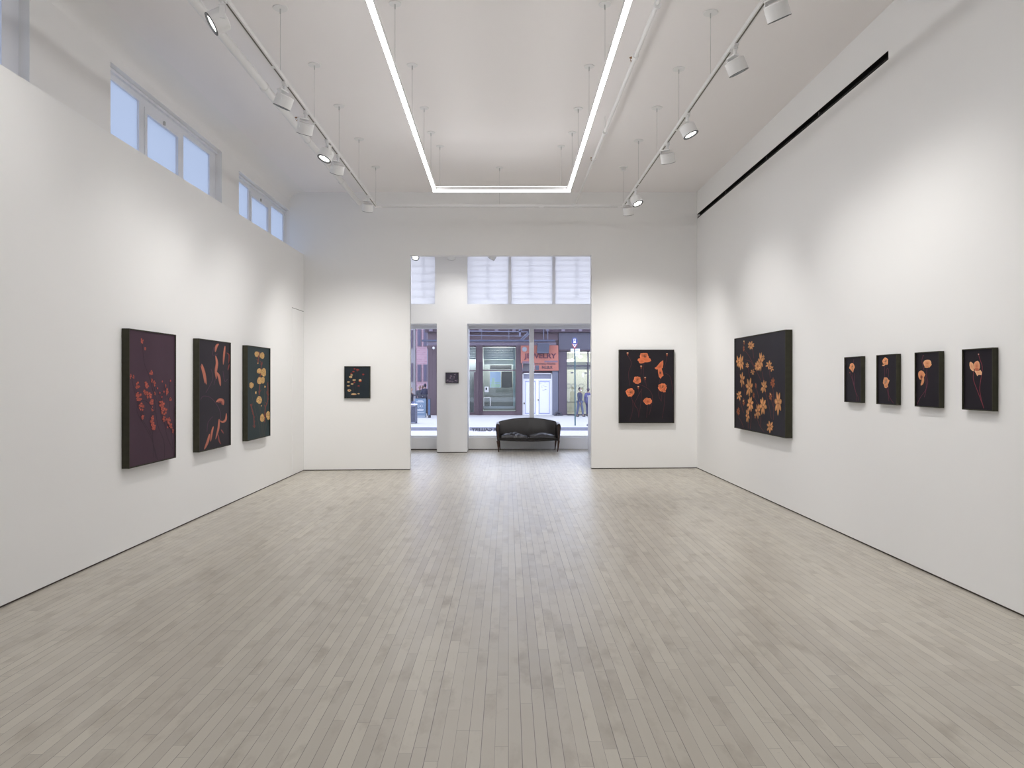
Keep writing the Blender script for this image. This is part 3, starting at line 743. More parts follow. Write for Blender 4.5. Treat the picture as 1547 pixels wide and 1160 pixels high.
a.poly([(678, 282), (640, 310), (600, 360), (570, 380), (590, 398), (640, 395), (672, 380), (680, 330)], (176, 88, 60), PO, (640, 360))
a.poly([(612, 395), (630, 388), (660, 388), (672, 430), (683, 475), (660, 490), (648, 514), (625, 490), (616, 440)], (176, 88, 60), PO, (640, 440)); a.blob(641, 440, 9, 16, (60, 60, 70), (90, 55, 50), .1, 10)
a.poppy(352, 532, 54, 50, PO, 4, rot=.4); a.poppy(265, 685, 60, 56, PO, 4, rot=1.1); a.poppy(667, 622, 56, 58, PO, 4, rot=.2); a.poly([(728, 585), (700, 640), (712, 680), (680, 684), (670, 640)], (170, 80, 58), PO)
a.poppy(485, 795, 56, 46, PO, 3, core=False, rot=.6); a.blob(485, 800, 30, 30, (170, 84, 56), PO, .2)
for x, y in ((233, 205), (726, 215), (403, 370), (453, 512), (367, 625)):
    a.poly([(x - 13, y - 16), (x + 13, y - 16), (x + 5, y + 20), (x - 5, y + 20)], (150, 78, 56), (120, 60, 46)); a.blob(x, y - 14, 12, 6, (235, 205, 170), (200, 150, 120), .1, 10)
a.done()
# 6 big landscape painting of star flowers, right wall
LWd = 1.87
a = Art('R', (XR, F * XR / (1197.5 - CX) + LWd / 2, 1.505), LWd, 1.262, .085, (1100, 490, 6.444), (44, 41, 50), 'framed_painting', 'big wide blackish painting crowded with orange star-shaped flowers, right wall', G1)
ST = (96, 48, 50)
for st in ([(150, 240), (205, 310), (250, 400), (320, 545)], [(165, 345), (215, 360), (255, 420)], [(240, 240), (250, 330)], [(330, 460), (345, 540)], [(150, 590), (165, 700)], [(110, 730), (150, 860)], [(360, 650), (400, 800), (420, 920)], [(435, 600), (445, 760), (440, 930)], [(270, 600), (300, 720)], [(100, 900), (130, 950), (150, 1005)],
           [(215, 830), (225, 900), (215, 1020)], [(280, 910), (310, 990), (350, 1045)], [(415, 720), (440, 800)], [(250, 700), (300, 790)], [(195, 930), (195, 1010)], [(320, 900), (315, 1000)], [(400, 440), (410, 520)], [(195, 420), (210, 520)]):
    a.ribbon(st, 4, ST, taper='none')
OR = (222, 158, 104); OD = (160, 92, 60)
for q in ((152, 235, 10, 34), (157, 182, 7, 22), (270, 595, 11, 32), (152, 755, 13, 40), (100, 845, 20, 48), (265, 890, 12, 36), (250, 690, 11, 32), (435, 570, 27, 56), (415, 700, 20, 50)):
    a.star(*q, OD, 8, R.uniform(0, 1), (110, 50, 40))
for (cx, cy, rx, ry, n) in ((222, 205, 36, 50, 8), (128, 375, 30, 92, 7), (100, 365, 26, 66, 6), (137, 535, 28, 84, 6), (320, 360, 30, 100, 7), (290, 405, 38, 62, 9), (345, 325, 16, 36, 6), (400, 395, 36, 50, 6), (425, 430, 24, 38, 5), (190, 400, 20, 32, 6), (240, 463, 22, 32, 6), (210, 615, 42, 106, 7),
                            (350, 605, 36, 76, 7), (110, 690, 30, 54, 6), (218, 772, 36, 84, 8), (342, 790, 40, 106, 7), (490, 760, 42, 134, 7), (192, 885, 22, 76, 7), (292, 845, 30, 76, 7), (412, 995, 38, 66, 7)):
    a.star(cx, cy, rx, ry, (lambda g: tuple(min(255, v * g) for v in OR))(R.uniform(.86, 1.04)), n, R.uniform(0, 1), (130, 66, 44))
for x, y in ((210, 620), (118, 375), (345, 785), (490, 755), (415, 680), (152, 745), (265, 880), (157, 165), (350, 600)): a.blob(x, y, 5, 9, (246, 210, 150), (200, 150, 100), .1, 8)
a.done()
# small right wall quartet
SW, SH, SZ = .332, .434, 1.554
G2 = 'four small flower paintings on the right wall'
SB = (38, 32, 40); SP = (228, 158, 112); SS = (98, 44, 62)
a = Art('R', (XR, sidepos('R', 1307.5, SW), SZ), SW, SH, .042, (1265, 520, 11.05), SB, 'framed_painting', 'small black painting of a single bloom high on crossing stems, leftmost of the small four', G2)
for st in ([(275, 250), (268, 310)], [(212, 480), (250, 590), (300, 780), (345, 880), (350, 940)], [(242, 490), (262, 600), (318, 850), (320, 950)], [(290, 480), (282, 680)]): a.ribbon(st, 6, SS, taper='none')
a.poppy(245, 380, 44, 74, SP, 4, rot=.3); a.poly([(235, 430), (275, 430), (262, 475), (245, 455)], SP, (190, 120, 90)); a.blob(210, 473, 10, 12, (150, 80, 80), (110, 50, 60)); a.done()
a = Art('R', (XR, sidepos('R', 1361.7, SW), SZ), SW, SH, .042, (1265, 520, 11.05), SB, 'framed_painting', 'small black painting of two round blooms one above the other, second of the small four', G2)
for st in ([(787, 360), (792, 540)], [(820, 490), (820, 430), (840, 400), (856, 440), (852, 550)], [(850, 700), (860, 850), (900, 930), (940, 985)], [(825, 730), (850, 850), (862, 950)]): a.ribbon(st, 7, SS, taper='none')
a.poppy(802, 285, 52, 68, SP, 4, rot=.8); a.blob(770, 352, 22, 12, (236, 180, 140), SP); a.poppy(808, 630, 50, 88, SP, 4, rot=.4); a.poly([(835, 580), (872, 600), (860, 640), (840, 640)], SP, SP); a.blob(815, 700, 30, 30, (190, 120, 84), SP); a.blob(812, 628, 10, 20, (220, 210, 200), (60, 36, 44), .1, 10); a.done()
a = Art('R', (XR, sidepos('R', 1427.2, SW), SZ), SW, SH, .042, (1370, 510, 9.667), SB, 'framed_painting', 'small black painting of a round bloom above a drooping one, third of the small four', G2)
for st in ([(240, 262), (220, 340), (250, 470)], [(295, 440), (288, 560), (306, 650), (270, 770), (200, 870), (150, 970)], [(275, 560), (282, 740), (255, 870)]): a.ribbon(st, 7, SS, taper='none')
a.blob(240, 264, 8, 8, (160, 90, 90), SS, .1, 8)
a.blob(300, 378, 58, 58, (204, 124, 84), (240, 180, 136), .08, 22); a.blob(296, 418, 40, 24, (206, 132, 96), SP, .2); a.poly([(335, 395), (368, 385), (350, 415), (330, 425)], SP, SP)
a.blob(212, 545, 48, 66, (210, 130, 92), SP, .1, 22); a.ribbon([(238, 560), (232, 640), (207, 698)], 40, SP, SP); a.blob(214, 575, 18, 28, (70, 36, 46), (170, 96, 70), .15); a.poly([(250, 560), (272, 540), (262, 530), (245, 540)], SP, SP); a.done()
a = Art('R', (XR, sidepos('R', 1509, SW), SZ), SW, SH, .042, (1370, 510, 9.667), SB, 'framed_painting', 'small black painting of a cupped peach bloom on two long stems, rightmost and nearest', G2)
for st in ([(1048, 245), (1065, 310), (1102, 430), (1085, 580), (1065, 780), (1122, 1030)], [(975, 500), (975, 620), (1040, 800), (1125, 1030)]): a.ribbon(st, 8, (128, 54, 66), taper='none')
a.blob(1047, 242, 11, 11, (230, 190, 170), (170, 100, 90), .1, 8)
a.poly([(918, 360), (935, 352), (970, 380), (975, 440), (980, 492), (950, 480), (925, 450), (915, 400)], (214, 142, 104), (240, 188, 146), (950, 420))
a.blob(1022, 415, 46, 76, (196, 116, 84), (232, 168, 128), .07, 22); a.blob(1022, 468, 34, 28, (180, 96, 72), (200, 122, 90), .1)
a.poly([(985, 480), (1040, 490), (1075, 470), (1098, 510), (1090, 545), (1050, 540), (1030, 562), (1010, 525)], (226, 160, 120), (240, 190, 150)); a.done()
# photograph on the front-room pier
a = Art('F', ((683.05 - CX) / F * YP, YP, at(0, 570.7, YP).z), .280, .230, .035, (665, 555, 38.66), (88, 84, 98), 'framed_picture', 'little dim landscape-format picture hung on the white pier in the front room', None, 'picture')
LP = (164, 148, 166); LD = (122, 106, 122)
for q in ((440, 770, 90, 70, LP), (560, 800, 100, 40, LP), (700, 830, 120, 30, LP), (880, 760, 80, 60, LP), (980, 770, 60, 55, LP), (620, 510, 90, 60, LP), (590, 620, 60, 60, LP), (790, 550, 60, 60, LP), (870, 410, 60, 50, LP), (820, 640, 40, 60, LD)): a.cluster(*q[:4], q[4], 9)
a.blob(598, 520, 30, 25, (112, 84, 92), LD); a.blob(690, 690, 90, 80, (84, 82, 98), (90, 86, 102), .05); a.done()

# ---------------------------------------------------------------- sofa
def pillow_box(x0, x1, y0, y1, z0, z1, nx=16, ny=10, crown=.02, wr=0.0, r=.03, seed=0):
    mb = MB(); rows = []
    for j in range(ny + 1):
        row = []
        for i in range(nx + 1):
            u, v = i / nx, j / ny; x, y = x0 + (x1 - x0) * u, y0 + (y1 - y0) * v
            e = min(min(u, 1 - u) * (x1 - x0), min(v, 1 - v) * (y1 - y0))
            z = z1 + crown * math.sin(PI * u) * math.sin(PI * v) - (r * (1 - min(1, e / r)) ** 2)
            if wr: z += wr * (mnoise.noise(Vector((x * 13 + seed, y * 17, 0))) + .6 * mnoise.noise(Vector((x * 27, y * 21, seed)))) * min(1, e / r * 1.4)
            row.append((x, y, z))
        rows.append(row)
    mb.grid(rows)
    per = [rows[0][i] for i in range(nx + 1)] + [rows[j][nx] for j in range(1, ny + 1)] + [rows[ny][i] for i in range(nx - 1, -1, -1)] + [rows[j][0] for j in range(ny - 1, 0, -1)]
    cx, cy = (x0 + x1) / 2, (y0 + y1) / 2; levels = []
    for f_, o in ((0, 0), (.3, .012), (.7, .012), (1, 0)):
        L = []
        for p in per:
            dx, dy = (1 if p[0] > x1 - 1e-4 else -1 if p[0] < x0 + 1e-4 else 0), (1 if p[1] > y1 - 1e-4 else -1 if p[1] < y0 + 1e-4 else 0)
            L.append((p[0] + dx * o, p[1] + dy * o, p[2] * (1 - f_) + z0 * f_))
        levels.append(L + [L[0]])
    mb.grid(levels); mb.f.append(tuple(range(len(mb.v) - len(levels[-1]), len(mb.v) - 1))); mb.m.append(0)
    return mb
sx0, sx1 = (749.2 - CX) / F * 15.67, (846.7 - CX) / F * 15.67
scx = (sx0 + sx1) / 2; SF = fz(scx); syf, syb = 15.62, 16.19
t = thing('sofa', (scx, 15.9, SF), 'small black leather two-seat sofa with arched back and tapered wooden legs, under the window', 'sofa')
ax0, ax1 = sx0 + .085, sx1 - .085     # inside faces of the arms
# seat frame with a bowed lower edge
pts = [(ax0 - .02, .40)]; pts = [(ax0 - .02, .30), (ax1 + .02, .30)]
n = 14
for k in range(n + 1):
    u = 1 - k / n; pts.append((ax0 - .02 + (ax1 - ax0 + .04) * u, .247 - .024 * math.sin(PI * u)))
obj('seat_frame', MB().prism([(x, z + SF) for x, z in pts], syf + .02, syb - .04), LEATHER, t, bevel=.008)
# backrest: arched, leaning, cushioned
mb = MB(); rows = []; nu, nv = 30, 10
def top(u): return .612 + .088 * math.sin(PI * u) ** .8
for side in (0, 1):
    g = []
    for j in range(nv + 1):
        v = j / nv; row = []
        for i in range(nu + 1):
            u = i / nu; x = ax0 - .03 + (ax1 - ax0 + .06) * u; z = .28 + (top(u) - .28) * v
            y = 16.04 + .09 * v - .02 * math.sin(PI * v) + (.0 if side == 0 else .075 - .035 * v)
            if side == 0: y += .006 * mnoise.noise(Vector((x * 22, v * 2.2, 1))) + .006 * mnoise.noise(Vector((x * 45, v * 3, 5))) * v
            row.append((x, y, z + SF))
        g.append(row)
    rows.append(g)
mb.grid(rows[0]); mb.grid([list(r) for r in rows[1]])
tl = []
for k in range(5):
    f_ = k / 4; tl.append([(Vector(rows[0][nv][i]) * (1 - f_) + Vector(rows[1][nv][i]) * f_) + Vector((0, 0, .014 * math.sin(PI * f_))) for i in range(nu + 1)])
mb.grid(tl)
for i in (0, nu): mb.grid([[rows[s_][j][i] for j in range(nv + 1)] for s_ in (0, 1)])
obj('backrest', mb, LEATHER, t, smooth=True)
# seat cushions
mid = (ax0 + ax1) / 2 + .005
obj('seat_cushion', pillow_box(ax0 + .004, mid - .004, syf + .0, 16.03,   .292 + SF, .345 + SF, 26, 20, .07, .026, .035, 3), CUSHION, t, smooth=True, label='rumpled left seat cushion')
obj('seat_cushion', pillow_box(mid + .004, ax1 - .004, syf + .0, 16.03, .300 + SF, .350 + SF, 24, 18, .06, .009, .03, 9), CUSHION, t, smooth=True)
# arms: flared panels with rounded tops
for sgn in (-1, 1):
    xo = sx0 if sgn < 0 else sx1; mb = MB(); rings = []
    for j in range(9):
        v = j / 8; y = syf - .02 + (syb - .06 - syf) * v; h = .612 + .02 * math.sin(PI * v) ; tt = .078
        ring = []
        prof = [(-.03, .235), (-.012, .36), (.0, .50), (.002, .56), (-.010, h - .012), (-.035, h), (-.06, h - .008), (-.078, h - .035), (-.080, .5), (-.075, .36), (-.068, .235)]
        for (dx, z) in prof: ring.append((xo + sgn * dx, y, z + SF))
        rings.append(ring + [ring[0]])
    mb.grid(rings)
    for rr, in ((rings[0],), (rings[-1],)):
        i = len(mb.v); mb.v += [tuple(p) for p in rr[:-1]]; mb.f.append(tuple(range(i, i + len(rr) - 1))); mb.m.append(0)
    arm = obj('armrest', mb, LEATHER, t, smooth=True, bevel=.004)
    ix = xo - sgn * .0445
    obj('front_trim', MB().prism([(ix - .012, .24 + SF), (ix + .012, .24 + SF), (ix + .016, .56 + SF), (ix + .006, .600 + SF), (ix - .006, .600 + SF), (ix - .016, .56 + SF)], syf - .026, syf - .018), mat('arm_trim_brown', (62, 46, 40), .4), arm)
for lx, ly in ((sx0 + .05, syf + .03), (sx1 - .05, syf + .03), (sx0 + .075, syb - .075), (sx1 - .075, syb - .075)):
    dxx = .006 if lx < scx else -.006
    lg = obj('leg', MB().lathe((lx + dxx * 2, ly, fz(lx)), (-dxx, 0, .06), [(0, .010), (.04, .0125), (.245, .025)], 16), WOOD, t, smooth=True)

# white counter just inside the front room
t = thing('counter', (2.1, 15.0, fz(2.1)), 'white counter edge showing just behind the right side of the opening', 'counter')
c0 = at(892.0, 0, 14.96).x
obj('body', MB().box(c0 + .01, 2.9, 14.75, 15.5, fz(2), 1.19), WTRIM, t); obj('top', MB().box(c0, 2.92, 14.73, 15.52, 1.19, 1.222), WTRIM, t)

# ================================================================ street outside
OUTDOOR = .39      # the street is several stops brighter than the room: its paints are mid-toned
GZ = -.55; RZ = -.69; YS = 43.6
SIDEW = mat('pale_pavement', (238, 237, 238), .9, var=.06, vscale=.8)
ROAD = mat('pale_asphalt', (242, 238, 242), .9, var=.05, vscale=.5)
KERB = mat('grey_kerb_stone', (178, 180, 196), .9, var=.3, vscale=6)
BROWN = mat('mauve_brown_iron', (126, 106, 118), .7, var=.06, vscale=2)
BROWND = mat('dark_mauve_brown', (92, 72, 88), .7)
SLATE = mat('slate_panel', (112, 110, 128), .7, var=.05, vscale=2)
LAV = mat('lavender_frieze', (160, 148, 168), .7)
PIPE = mat('blue_grey_steel', (138, 142, 172), .6)
GREYB = mat('blue_grey_box', (110, 116, 140), .6)
OUTDOOR = .62
DOORW = mat('street_white', (246, 246, 250), .6)
PBL = mat('papered_glass', (244, 245, 250), .7); BL = mat('blue_edge', (170, 178, 225), .7)
OUTDOOR = .39
ground = struct('ground_pavement_far', MB().box(-4.6, 40, 32.45, YS + .5, GZ - .3, GZ).box(-40, -4.6, 32.45, 130, GZ - .3, GZ), SIDEW)
struct('ground_kerb', MB().box(-40, 40, 32.27, 32.45, RZ - .2, GZ + .003), KERB)
struct('ground_road', MB().box(-40, 40, 20.5, 32.27, RZ - .1, RZ), ROAD)
struct('ground_pavement_near', MB().box(-40, 40, 16.97, 20.5, RZ - .1, GZ), mat('light_concrete', (255, 254, 252), .9, var=.05))

def q(px, Y=YS): return (px - CX) / F * Y
def v(py, Y=YS): return H - (py - CY) / F * Y
B = thing('storefront_building', (2, YS, GZ), 'mauve-brown cast iron shopfront building across the street', 'building')
holes = [(q(706), q(719.5), v(624), v(523)), (q(729), q(779.5), v(622), v(523)), (q(789.5), q(834), v(628), v(563.5)), (q(856), q(930), v(626.5), v(530.5)), (q(789.5), q(807.5), v(562), v(548.5)),
         (q(690), q(699), v(624), v(523)), ]
wl = MB(); wall_grid(wl, 'y', YS, YS + .35, (q(646.5), 12), (GZ, 6.6), holes)
obj('facade_wall', wl, BROWN, B)
wl = MB().box(q(646.5), q(646.5) + .3, YS + .35, 56, GZ, 6.6)
obj('side_wall', wl, BROWN, B)
def bx(name, x0, x1, y0, y1, dep, m, par=None, back=0.0, label=None):   # px box on the facade, proud by dep
    return obj(name, MB().box(q(x0), q(x1), YS - dep, YS + back, v(y1), v(y0)), m, par or B, label=label)
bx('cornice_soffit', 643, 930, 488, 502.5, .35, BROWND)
bx('frieze', 646.5, 843.5, 502.5, 514.5, .10, BROWN); bx('frieze_band', 646.5, 840, 517.5, 522, .14, LAV)
for x in (652, 677, 702, 726, 750.3, 776.4, 801, 826.5, 850, 875.6, 900): obj('bracket', MB().box(q(x - 2.6), q(x + 2.6), YS - .48, YS - .3, v(501.2), v(494)), LAV, B)
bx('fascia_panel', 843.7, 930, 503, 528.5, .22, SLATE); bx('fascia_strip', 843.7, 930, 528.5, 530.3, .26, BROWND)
def pil(x0, x1, y0, y1, m, dep=.18, flute=0, cap=True):
    p = bx('pilaster', x0, x1, y0, y1, dep, m)
    if cap: obj('capital', MB().box(q(x0 - .8), q(x1 + .8), YS - dep - .05, YS, v(y0 + 5), v(y0)), m, p)
    if flute:
        mb = MB()
        for k in range(flute):
            x = x0 + (x1 - x0) * (k + .5) / flute; mb.box(q(x - .5), q(x + .5), YS - dep - .03, YS - dep, v(y1 - 2), v(y0 + 7))
        obj('fluting', mb, m, p)
    return p
pil(646.5, 659.5, 522, 628.5, BROWN, flute=3); pil(720.2, 728.8, 522, 628.5, BROWN, flute=2); pil(780.2, 789, 522, 628.5, BROWN, flute=2)
pil(843.5, 855.5, 530.3, 627, mat('mauve_grey', (112, 98, 116), .7), flute=0, cap=False); pil(834.3, 843.2, 560, 628, mat('fluted_grey_blue', (158, 162, 186), .6), dep=.12, flute=4, cap=False)
bx('plinth', 722, 835, 628.5, 631.5, .45, mat('plinth_lilac', (150, 136, 160), .7)); bx('sill', 728.8, 780, 622, 628.5, .12, BROWN)
obj('dark_column', MB().box(q(723.6), q(728.9), YS - .22, YS - .18, v(626), v(547)), BROWND, B)  # darker purple strip on the window-side part of the pilaster
# windows of the facade
def shopwin(x0, x1, y0, y1, bars=(), mulls=(), fm=BROWN, name='shop_window'):
    fr = bx(name, x0 - .6, x0 + .6, y0, y1, .04, fm, back=.1)
    mb = MB().box(q(x1 - .6), q(x1 + .6), YS - .04, YS + .1, v(y1), v(y0)).box(q(x0), q(x1), YS - .04, YS + .1, v(y0 + 1), v(y0)).box(q(x0), q(x1), YS - .04, YS + .1, v(y1), v(y1 - 1))
    for b in bars: mb.box(q(x0), q(x1), YS - .05, YS + .12, v(b + .8), v(b - .8))
    for b in mulls: mb.box(q(b - .9), q(b + .9), YS - .05, YS + .12, v(y1), v(y0))
    obj('window_frame', mb, fm, fr)
    obj('pane', MB().box(q(x0), q(x1), YS + .14, YS + .15, v(y1), v(y0)), SHOPGLASS, fr)
    return fr
shopwin(706, 719.5, 523, 624, (560,)); shopwin(729, 779.5, 523, 622, (559.3,)); shopwin(856, 930, 530.5, 626.5, (552.6,), (888.3,), mat('slate_frame', (88, 84, 112), .6))
bx('inner_jamb', 716, 720, 562, 624, .03, BROWN, back=.1)
# interiors (lit rooms)
def room(x0, x1, y0, y1, dep, m, fl, name):
    a, b, c, d = q(x0), q(x1), v(y1), v(y0); y = YS + .36
    r = obj(name, MB().box(a, b, y + dep, y + dep + .05, c, d).box(a - .05, a, y, y + dep, c, d).box(b, b + .05, y, y + dep, c, d).box(a, b, y, y + dep, d, d + .05), m, B)
    obj('shop_floor', MB().box(a, b, y, y + dep, c - .05, c), fl, r)
    return r
ra_ = room(729, 780, 523, 622, 2.2, mat('grey_curtain', (150, 158, 158), .9, var=.15, vscale=3), mat('shop_floor_a', (190, 200, 200), .6), 'shop_interior')
rb_ = room(706, 720, 523, 624, 1.2, mat('pale_interior', (196, 205, 212), .9), mat('shop_floor_a', (190, 200, 200)), 'shop_interior')
rc_ = room(856, 930, 530.5, 626, 4.0, mat('cream_interior', (232, 230, 214), .9), mat('beige_shop_floor', (206, 200, 186), .5), 'shop_interior')
def lamp(x, y, z, e, c=(1, .96, .88), par=None, r=.3):
    l = bpy.data.lights.new('shop_lamp', 'POINT'); l.energy = e; l.color = c; l.shadow_soft_size = r
    o = bpy.data.objects.new('shop_lamp', l); COL.objects.link(o); o.parent = par; o.location = Vector((x, y, z)) - (OFF[par.name] if par else Vector())
    return o
lamp(q(755), YS + 1.2, v(540), 600, par=B); lamp(q(880), YS + 2.2, v(545), 260, par=B); lamp(q(713), YS + .9, v(540), 110, par=B); lamp(q(912), YS + 2.2, v(545), 180, par=B)
PEND = emission('pendant_glow', (1, .95, .85), 4)
for x, y in ((862, 544), (881, 537.5), (868, 543)):
    p = obj('pendant_lamp', MB().ell((q(x), YS + 1.5, v(y)), .12, .12, .09), PEND, rc_); obj('cord', MB().cyl((q(x), YS + 1.5, v(y) + .08), (q(x), YS + 1.5, v(530.5)), .01, n=6), DKMETAL, p)
obj('dark_header', MB().box(q(856), q(930), YS + .5, YS + .6, v(552), v(546.5)), mat('interior_tan', (206, 200, 172), .8), rc_)
obj('valance', MB().box(q(858), q(930), YS + .37, YS + .45, v(558), v(553)), mat('valance_tan', (180, 172, 160), .8), rc_)
obj('skirting_line', MB().box(q(856), q(930), YS + 4.33, YS + 4.36, v(610.6), v(610)), DKMETAL, rc_)
for x in (859, 867.2, 878.4):
    mb = MB(); kx2 = (YS + 4.3) / YS
    for k in range(24):
        a0, a1 = 2 * PI * k / 24, 2 * PI * (k + 1) / 24; c = Vector((q(x) * kx2, YS + 4.34, H - (583 - CY) / F * YS * kx2))
        mb.bar(c + Vector((.17 * math.cos(a0), 0, .14 * math.sin(a0))), c + Vector((.17 * math.cos(a1), 0, .14 * math.sin(a1))), .02)
    obj('oval_decoration', mb, mat('ink', (70, 72, 70), .8), rc_)
for x0, x1, y0, y1 in ((862.5, 866.5, 562, 564), (883.5, 887, 562.5, 564.5), (880, 882.5, 563, 570)):
    obj('notice', MB().box(q(x0), q(x1), YS + .125, YS + .135, v(y1), v(y0)), mat('notice_blue', (120, 122, 150), .8) if y1 < 566 else DOORW, rc_)
# roller shutter slats behind the upper glass
for x0, x1 in ((706.5, 719), (730, 777.5)):
    mb = MB(); y = 524.5
    while y < 541: mb.box(q(x0), q(x1), YS + .20, YS + .24, v(y + 2.1), v(y)); y += 2.6
    obj('roller_shutter', mb, mat('shutter_slats', (120, 134, 152), .6), B)
bx('shop_ceiling_band', 731, 777, 543, 550, -.6, mat('cream_band', (226, 230, 220), .8), ra_, back=.7)
bx('dark_valance', 740, 773, 551, 557.5, -.9, mat('taupe', (128, 124, 124), .8), ra_, back=1.0)
sc_ = obj('display_screen', MB().box(q(740), q(756.5), YS + .6, YS + .66, v(585.5), v(561.5)), emission('screen_blue', (.45, .62, .95), .75), ra_)
obj('screen_image', MB().box(q(741), q(755.5), YS + .595, YS + .6, v(578.5), v(577)).box(q(743), q(747), YS + .594, YS + .6, v(582), v(571)).box(q(741), q(755.5), YS + .594, YS + .6, v(585), v(580)), emission('screen_green', (.42, .62, .55), .8), sc_)
mb = MB(); y = 587.0
while y < 613: mb.box(q(731), q(776), YS + .7 , YS + .9, v(y + .9), v(y)); y += 2.3
obj('stair_slats', mb, mat('slat_dark', (120, 128, 132), .6), ra_)
obj('curtain', MB().box(q(757.5), q(774), YS + 1.0, YS + 1.1, v(586), v(561)), mat('taupe', (128, 124, 124)), ra_)
obj('display_ledge', MB().box(q(730), q(778), YS + .4, YS + .9, v(617.5), v(614)), mat('ledge_white', (232, 236, 236), .6), ra_)
obj('pale_edge_strip', MB().box(q(775.4), q(778.6), YS + .36, YS + .5, v(614), v(525)), mat('teal_white', (196, 226, 226), .6), ra_)  # pale teal strip along the window's right edge, not a lamp
obj('notice', MB().box(q(732), q(738), YS + .12, YS + .135, v(592.2), v(584)), DOORW, B); obj('notice_print', MB().box(q(733.5), q(736), YS + .115, YS + .121, v(589), v(585.5)).box(q(733), q(737), YS + .115, YS + .121, v(591), v(590.4)), mat('ink', (70, 72, 70)), B)
mb = MB()
for a_ in ((730.5, 741, 600, 600.7), (740.3, 741, 600, 613.5), (730.5, 731, 600, 613.5)): mb.box(q(a_[0]), q(a_[1]), YS + .12, YS + .135, v(a_[3]), v(a_[2]))
obj('outline_sticker', mb, DOORW, B)
# white double doors
D = bx('door_frame', 789.3, 790.8, 563.5, 628.5, .06, DOORW, back=.2)
obj('door_head', MB().box(q(789.3), q(834), YS - .06, YS + .2, v(565), v(563.5)).box(q(832.7), q(834.2), YS - .06, YS + .2, v(628.5), v(563.5)).box(q(790.8), q(832.7), YS - .04, YS + .15, v(573.5), v(572)), DOORW, D)
obj('transom_panel', MB().box(q(790.8), q(832.7), YS + .05, YS + .1, v(572), v(565)), mat('grey_transom', (176, 180, 204), .6), D)
PBL = mat('papered_glass', (236, 238, 246), .7); BL = mat('blue_edge', (150, 160, 215), .7)
for x0, x1 in ((790.9, 811.2), (812.0, 832.6)):
    dl = obj('door_leaf', MB().box(q(x0), q(x1), YS, YS + .08, v(628.5), v(573.6)), DOORW, B)
    obj('glazing_bead', MB().box(q(x0 + 2.2), q(x1 - 2.2), YS - .012, YS, v(625), v(575.5)), BL, dl); obj('paper', MB().box(q(x0 + 3.1), q(x1 - 3.1), YS - .02, YS - .012, v(623.8), v(577.2)), PBL, dl)
    obj('knob', MB().ell((q(x0 + 1.2 if x0 < 800 else x0 + .9), YS - .05, v(609 if x0 < 800 else 604)), .04, .04, .05), DKMETAL, dl)
mb = MB()
for k in range(9):
    yy = 578 + [0, .8, 4, 5, 5.6, 7, 10, 10.6, 11][k]; xx = 815 + R.uniform(0, 9); mb.box(q(xx), q(xx + R.uniform(1, 3.5)), YS - .026, YS - .02, v(yy + .35), v(yy))
obj('handwriting', mb, mat('ink_blue', (110, 112, 150), .8), B)
bx('dark_gap_strip', 790, 834, 560.3, 563.3, .02, BROWND); bx('grey_transom_box', 790, 807, 549, 560, .0, mat('dusty_grey', (150, 148, 158), .8), back=.1)  # dark strip stands in for the dark gap above the doors

# jewelry sign and its neighbours
S = thing('shop_sign', (q(815), YS - .2, v(541)), 'weathered orange JEWELRY sign board above the white double doors', 'sign')
y0s, y1s = YS - .30, YS - .19
pts = [(q(786.6), v(548.5)), (q(807), v(548)), (q(807.5), v(560)), (q(843.3), v(559.8)), (q(842.8), v(521.8)), (q(786.6), v(522.2))]
obj('board', MB().prism(pts, y0s, y1s), mat('weathered_orange', (232, 146, 130), .7, var=.12, vscale=1.6), S)
INK = mat('faded_maroon_letters', (122, 66, 92), .7)
mb = add_text(MB(), 'JEWELRY', (q(815.8), y0s - .006, v(538.9)), q(840) - q(791.6), v(534) - v(543.8), bold=.03, ext=.005)
obj('lettering', mb, INK, S)
mb = add_text(MB(), 'Gold Chains, Watches', (q(822), y0s - .006, v(549.6)), q(838.5) - q(805.5), .125, ext=.005); add_text(mb, 'N.I.B.K', (q(826.6), y0s - .006, v(555)), q(835) - q(818.3), .17, bold=.03, ext=.005)
obj('small_lettering', mb, mat('dark_letters', (84, 74, 92), .7), S)
obj('patch', MB().box(q(808.3), q(813.8), y0s - .02, y0s, v(559.2), v(552)), GREYB, S)
obj('worn_strip', MB().box(q(789), q(806), y0s - .02, y0s, v(548.3), v(545.8)).box(q(822), q(842), y0s - .004, y0s, v(547.6), v(544.9)), mat('worn_lilac', (168, 140, 160), .8), S)
disc = MB().lathe((q(792.2), y0s - .03, v(527.9)), (0, 1, 0), [(0, .13), (.01, .146), (.028, .146)], 28); obj('round_disc', disc, mat('disc_grey', (205, 210, 222), .6), S, smooth=True)
obj('torn_flap', MB().bar((q(788.3), y0s, v(547.5)), (q(789.8), y0s - .02, v(555.5)), .05, .02), mat('weathered_orange', (232, 146, 130)), S)
t = thing('air_conditioner', (q(819), YS - .5, v(527)), 'blue-grey air conditioner box jutting out over the orange sign', 'air conditioner')
obj('casing', MB().prism([(q(810.2), v(534)), (q(827.6), v(534)), (q(828.6), v(520)), (q(811.5), v(520))], YS - .85, y0s - .03), GREYB, t)
mb = MB()
for k in range(7): mb.box(q(811.8), q(827), YS - .86, YS - .85, v(523.4 + k * 1.4), v(523 + k * 1.4))
obj('grille', mb, mat('grille_dark', (88, 92, 116), .6), t); obj('top_tray', MB().box(q(810), q(829), YS - .9, y0s - .03, v(520), v(519.2)), PIPE, t)
for x in (820.6, 826.6): obj('hanger_rod', MB().cyl((q(x), YS - .56, v(519.5)), (q(x), YS - .56, v(495)), .025, n=8), PIPE, t)

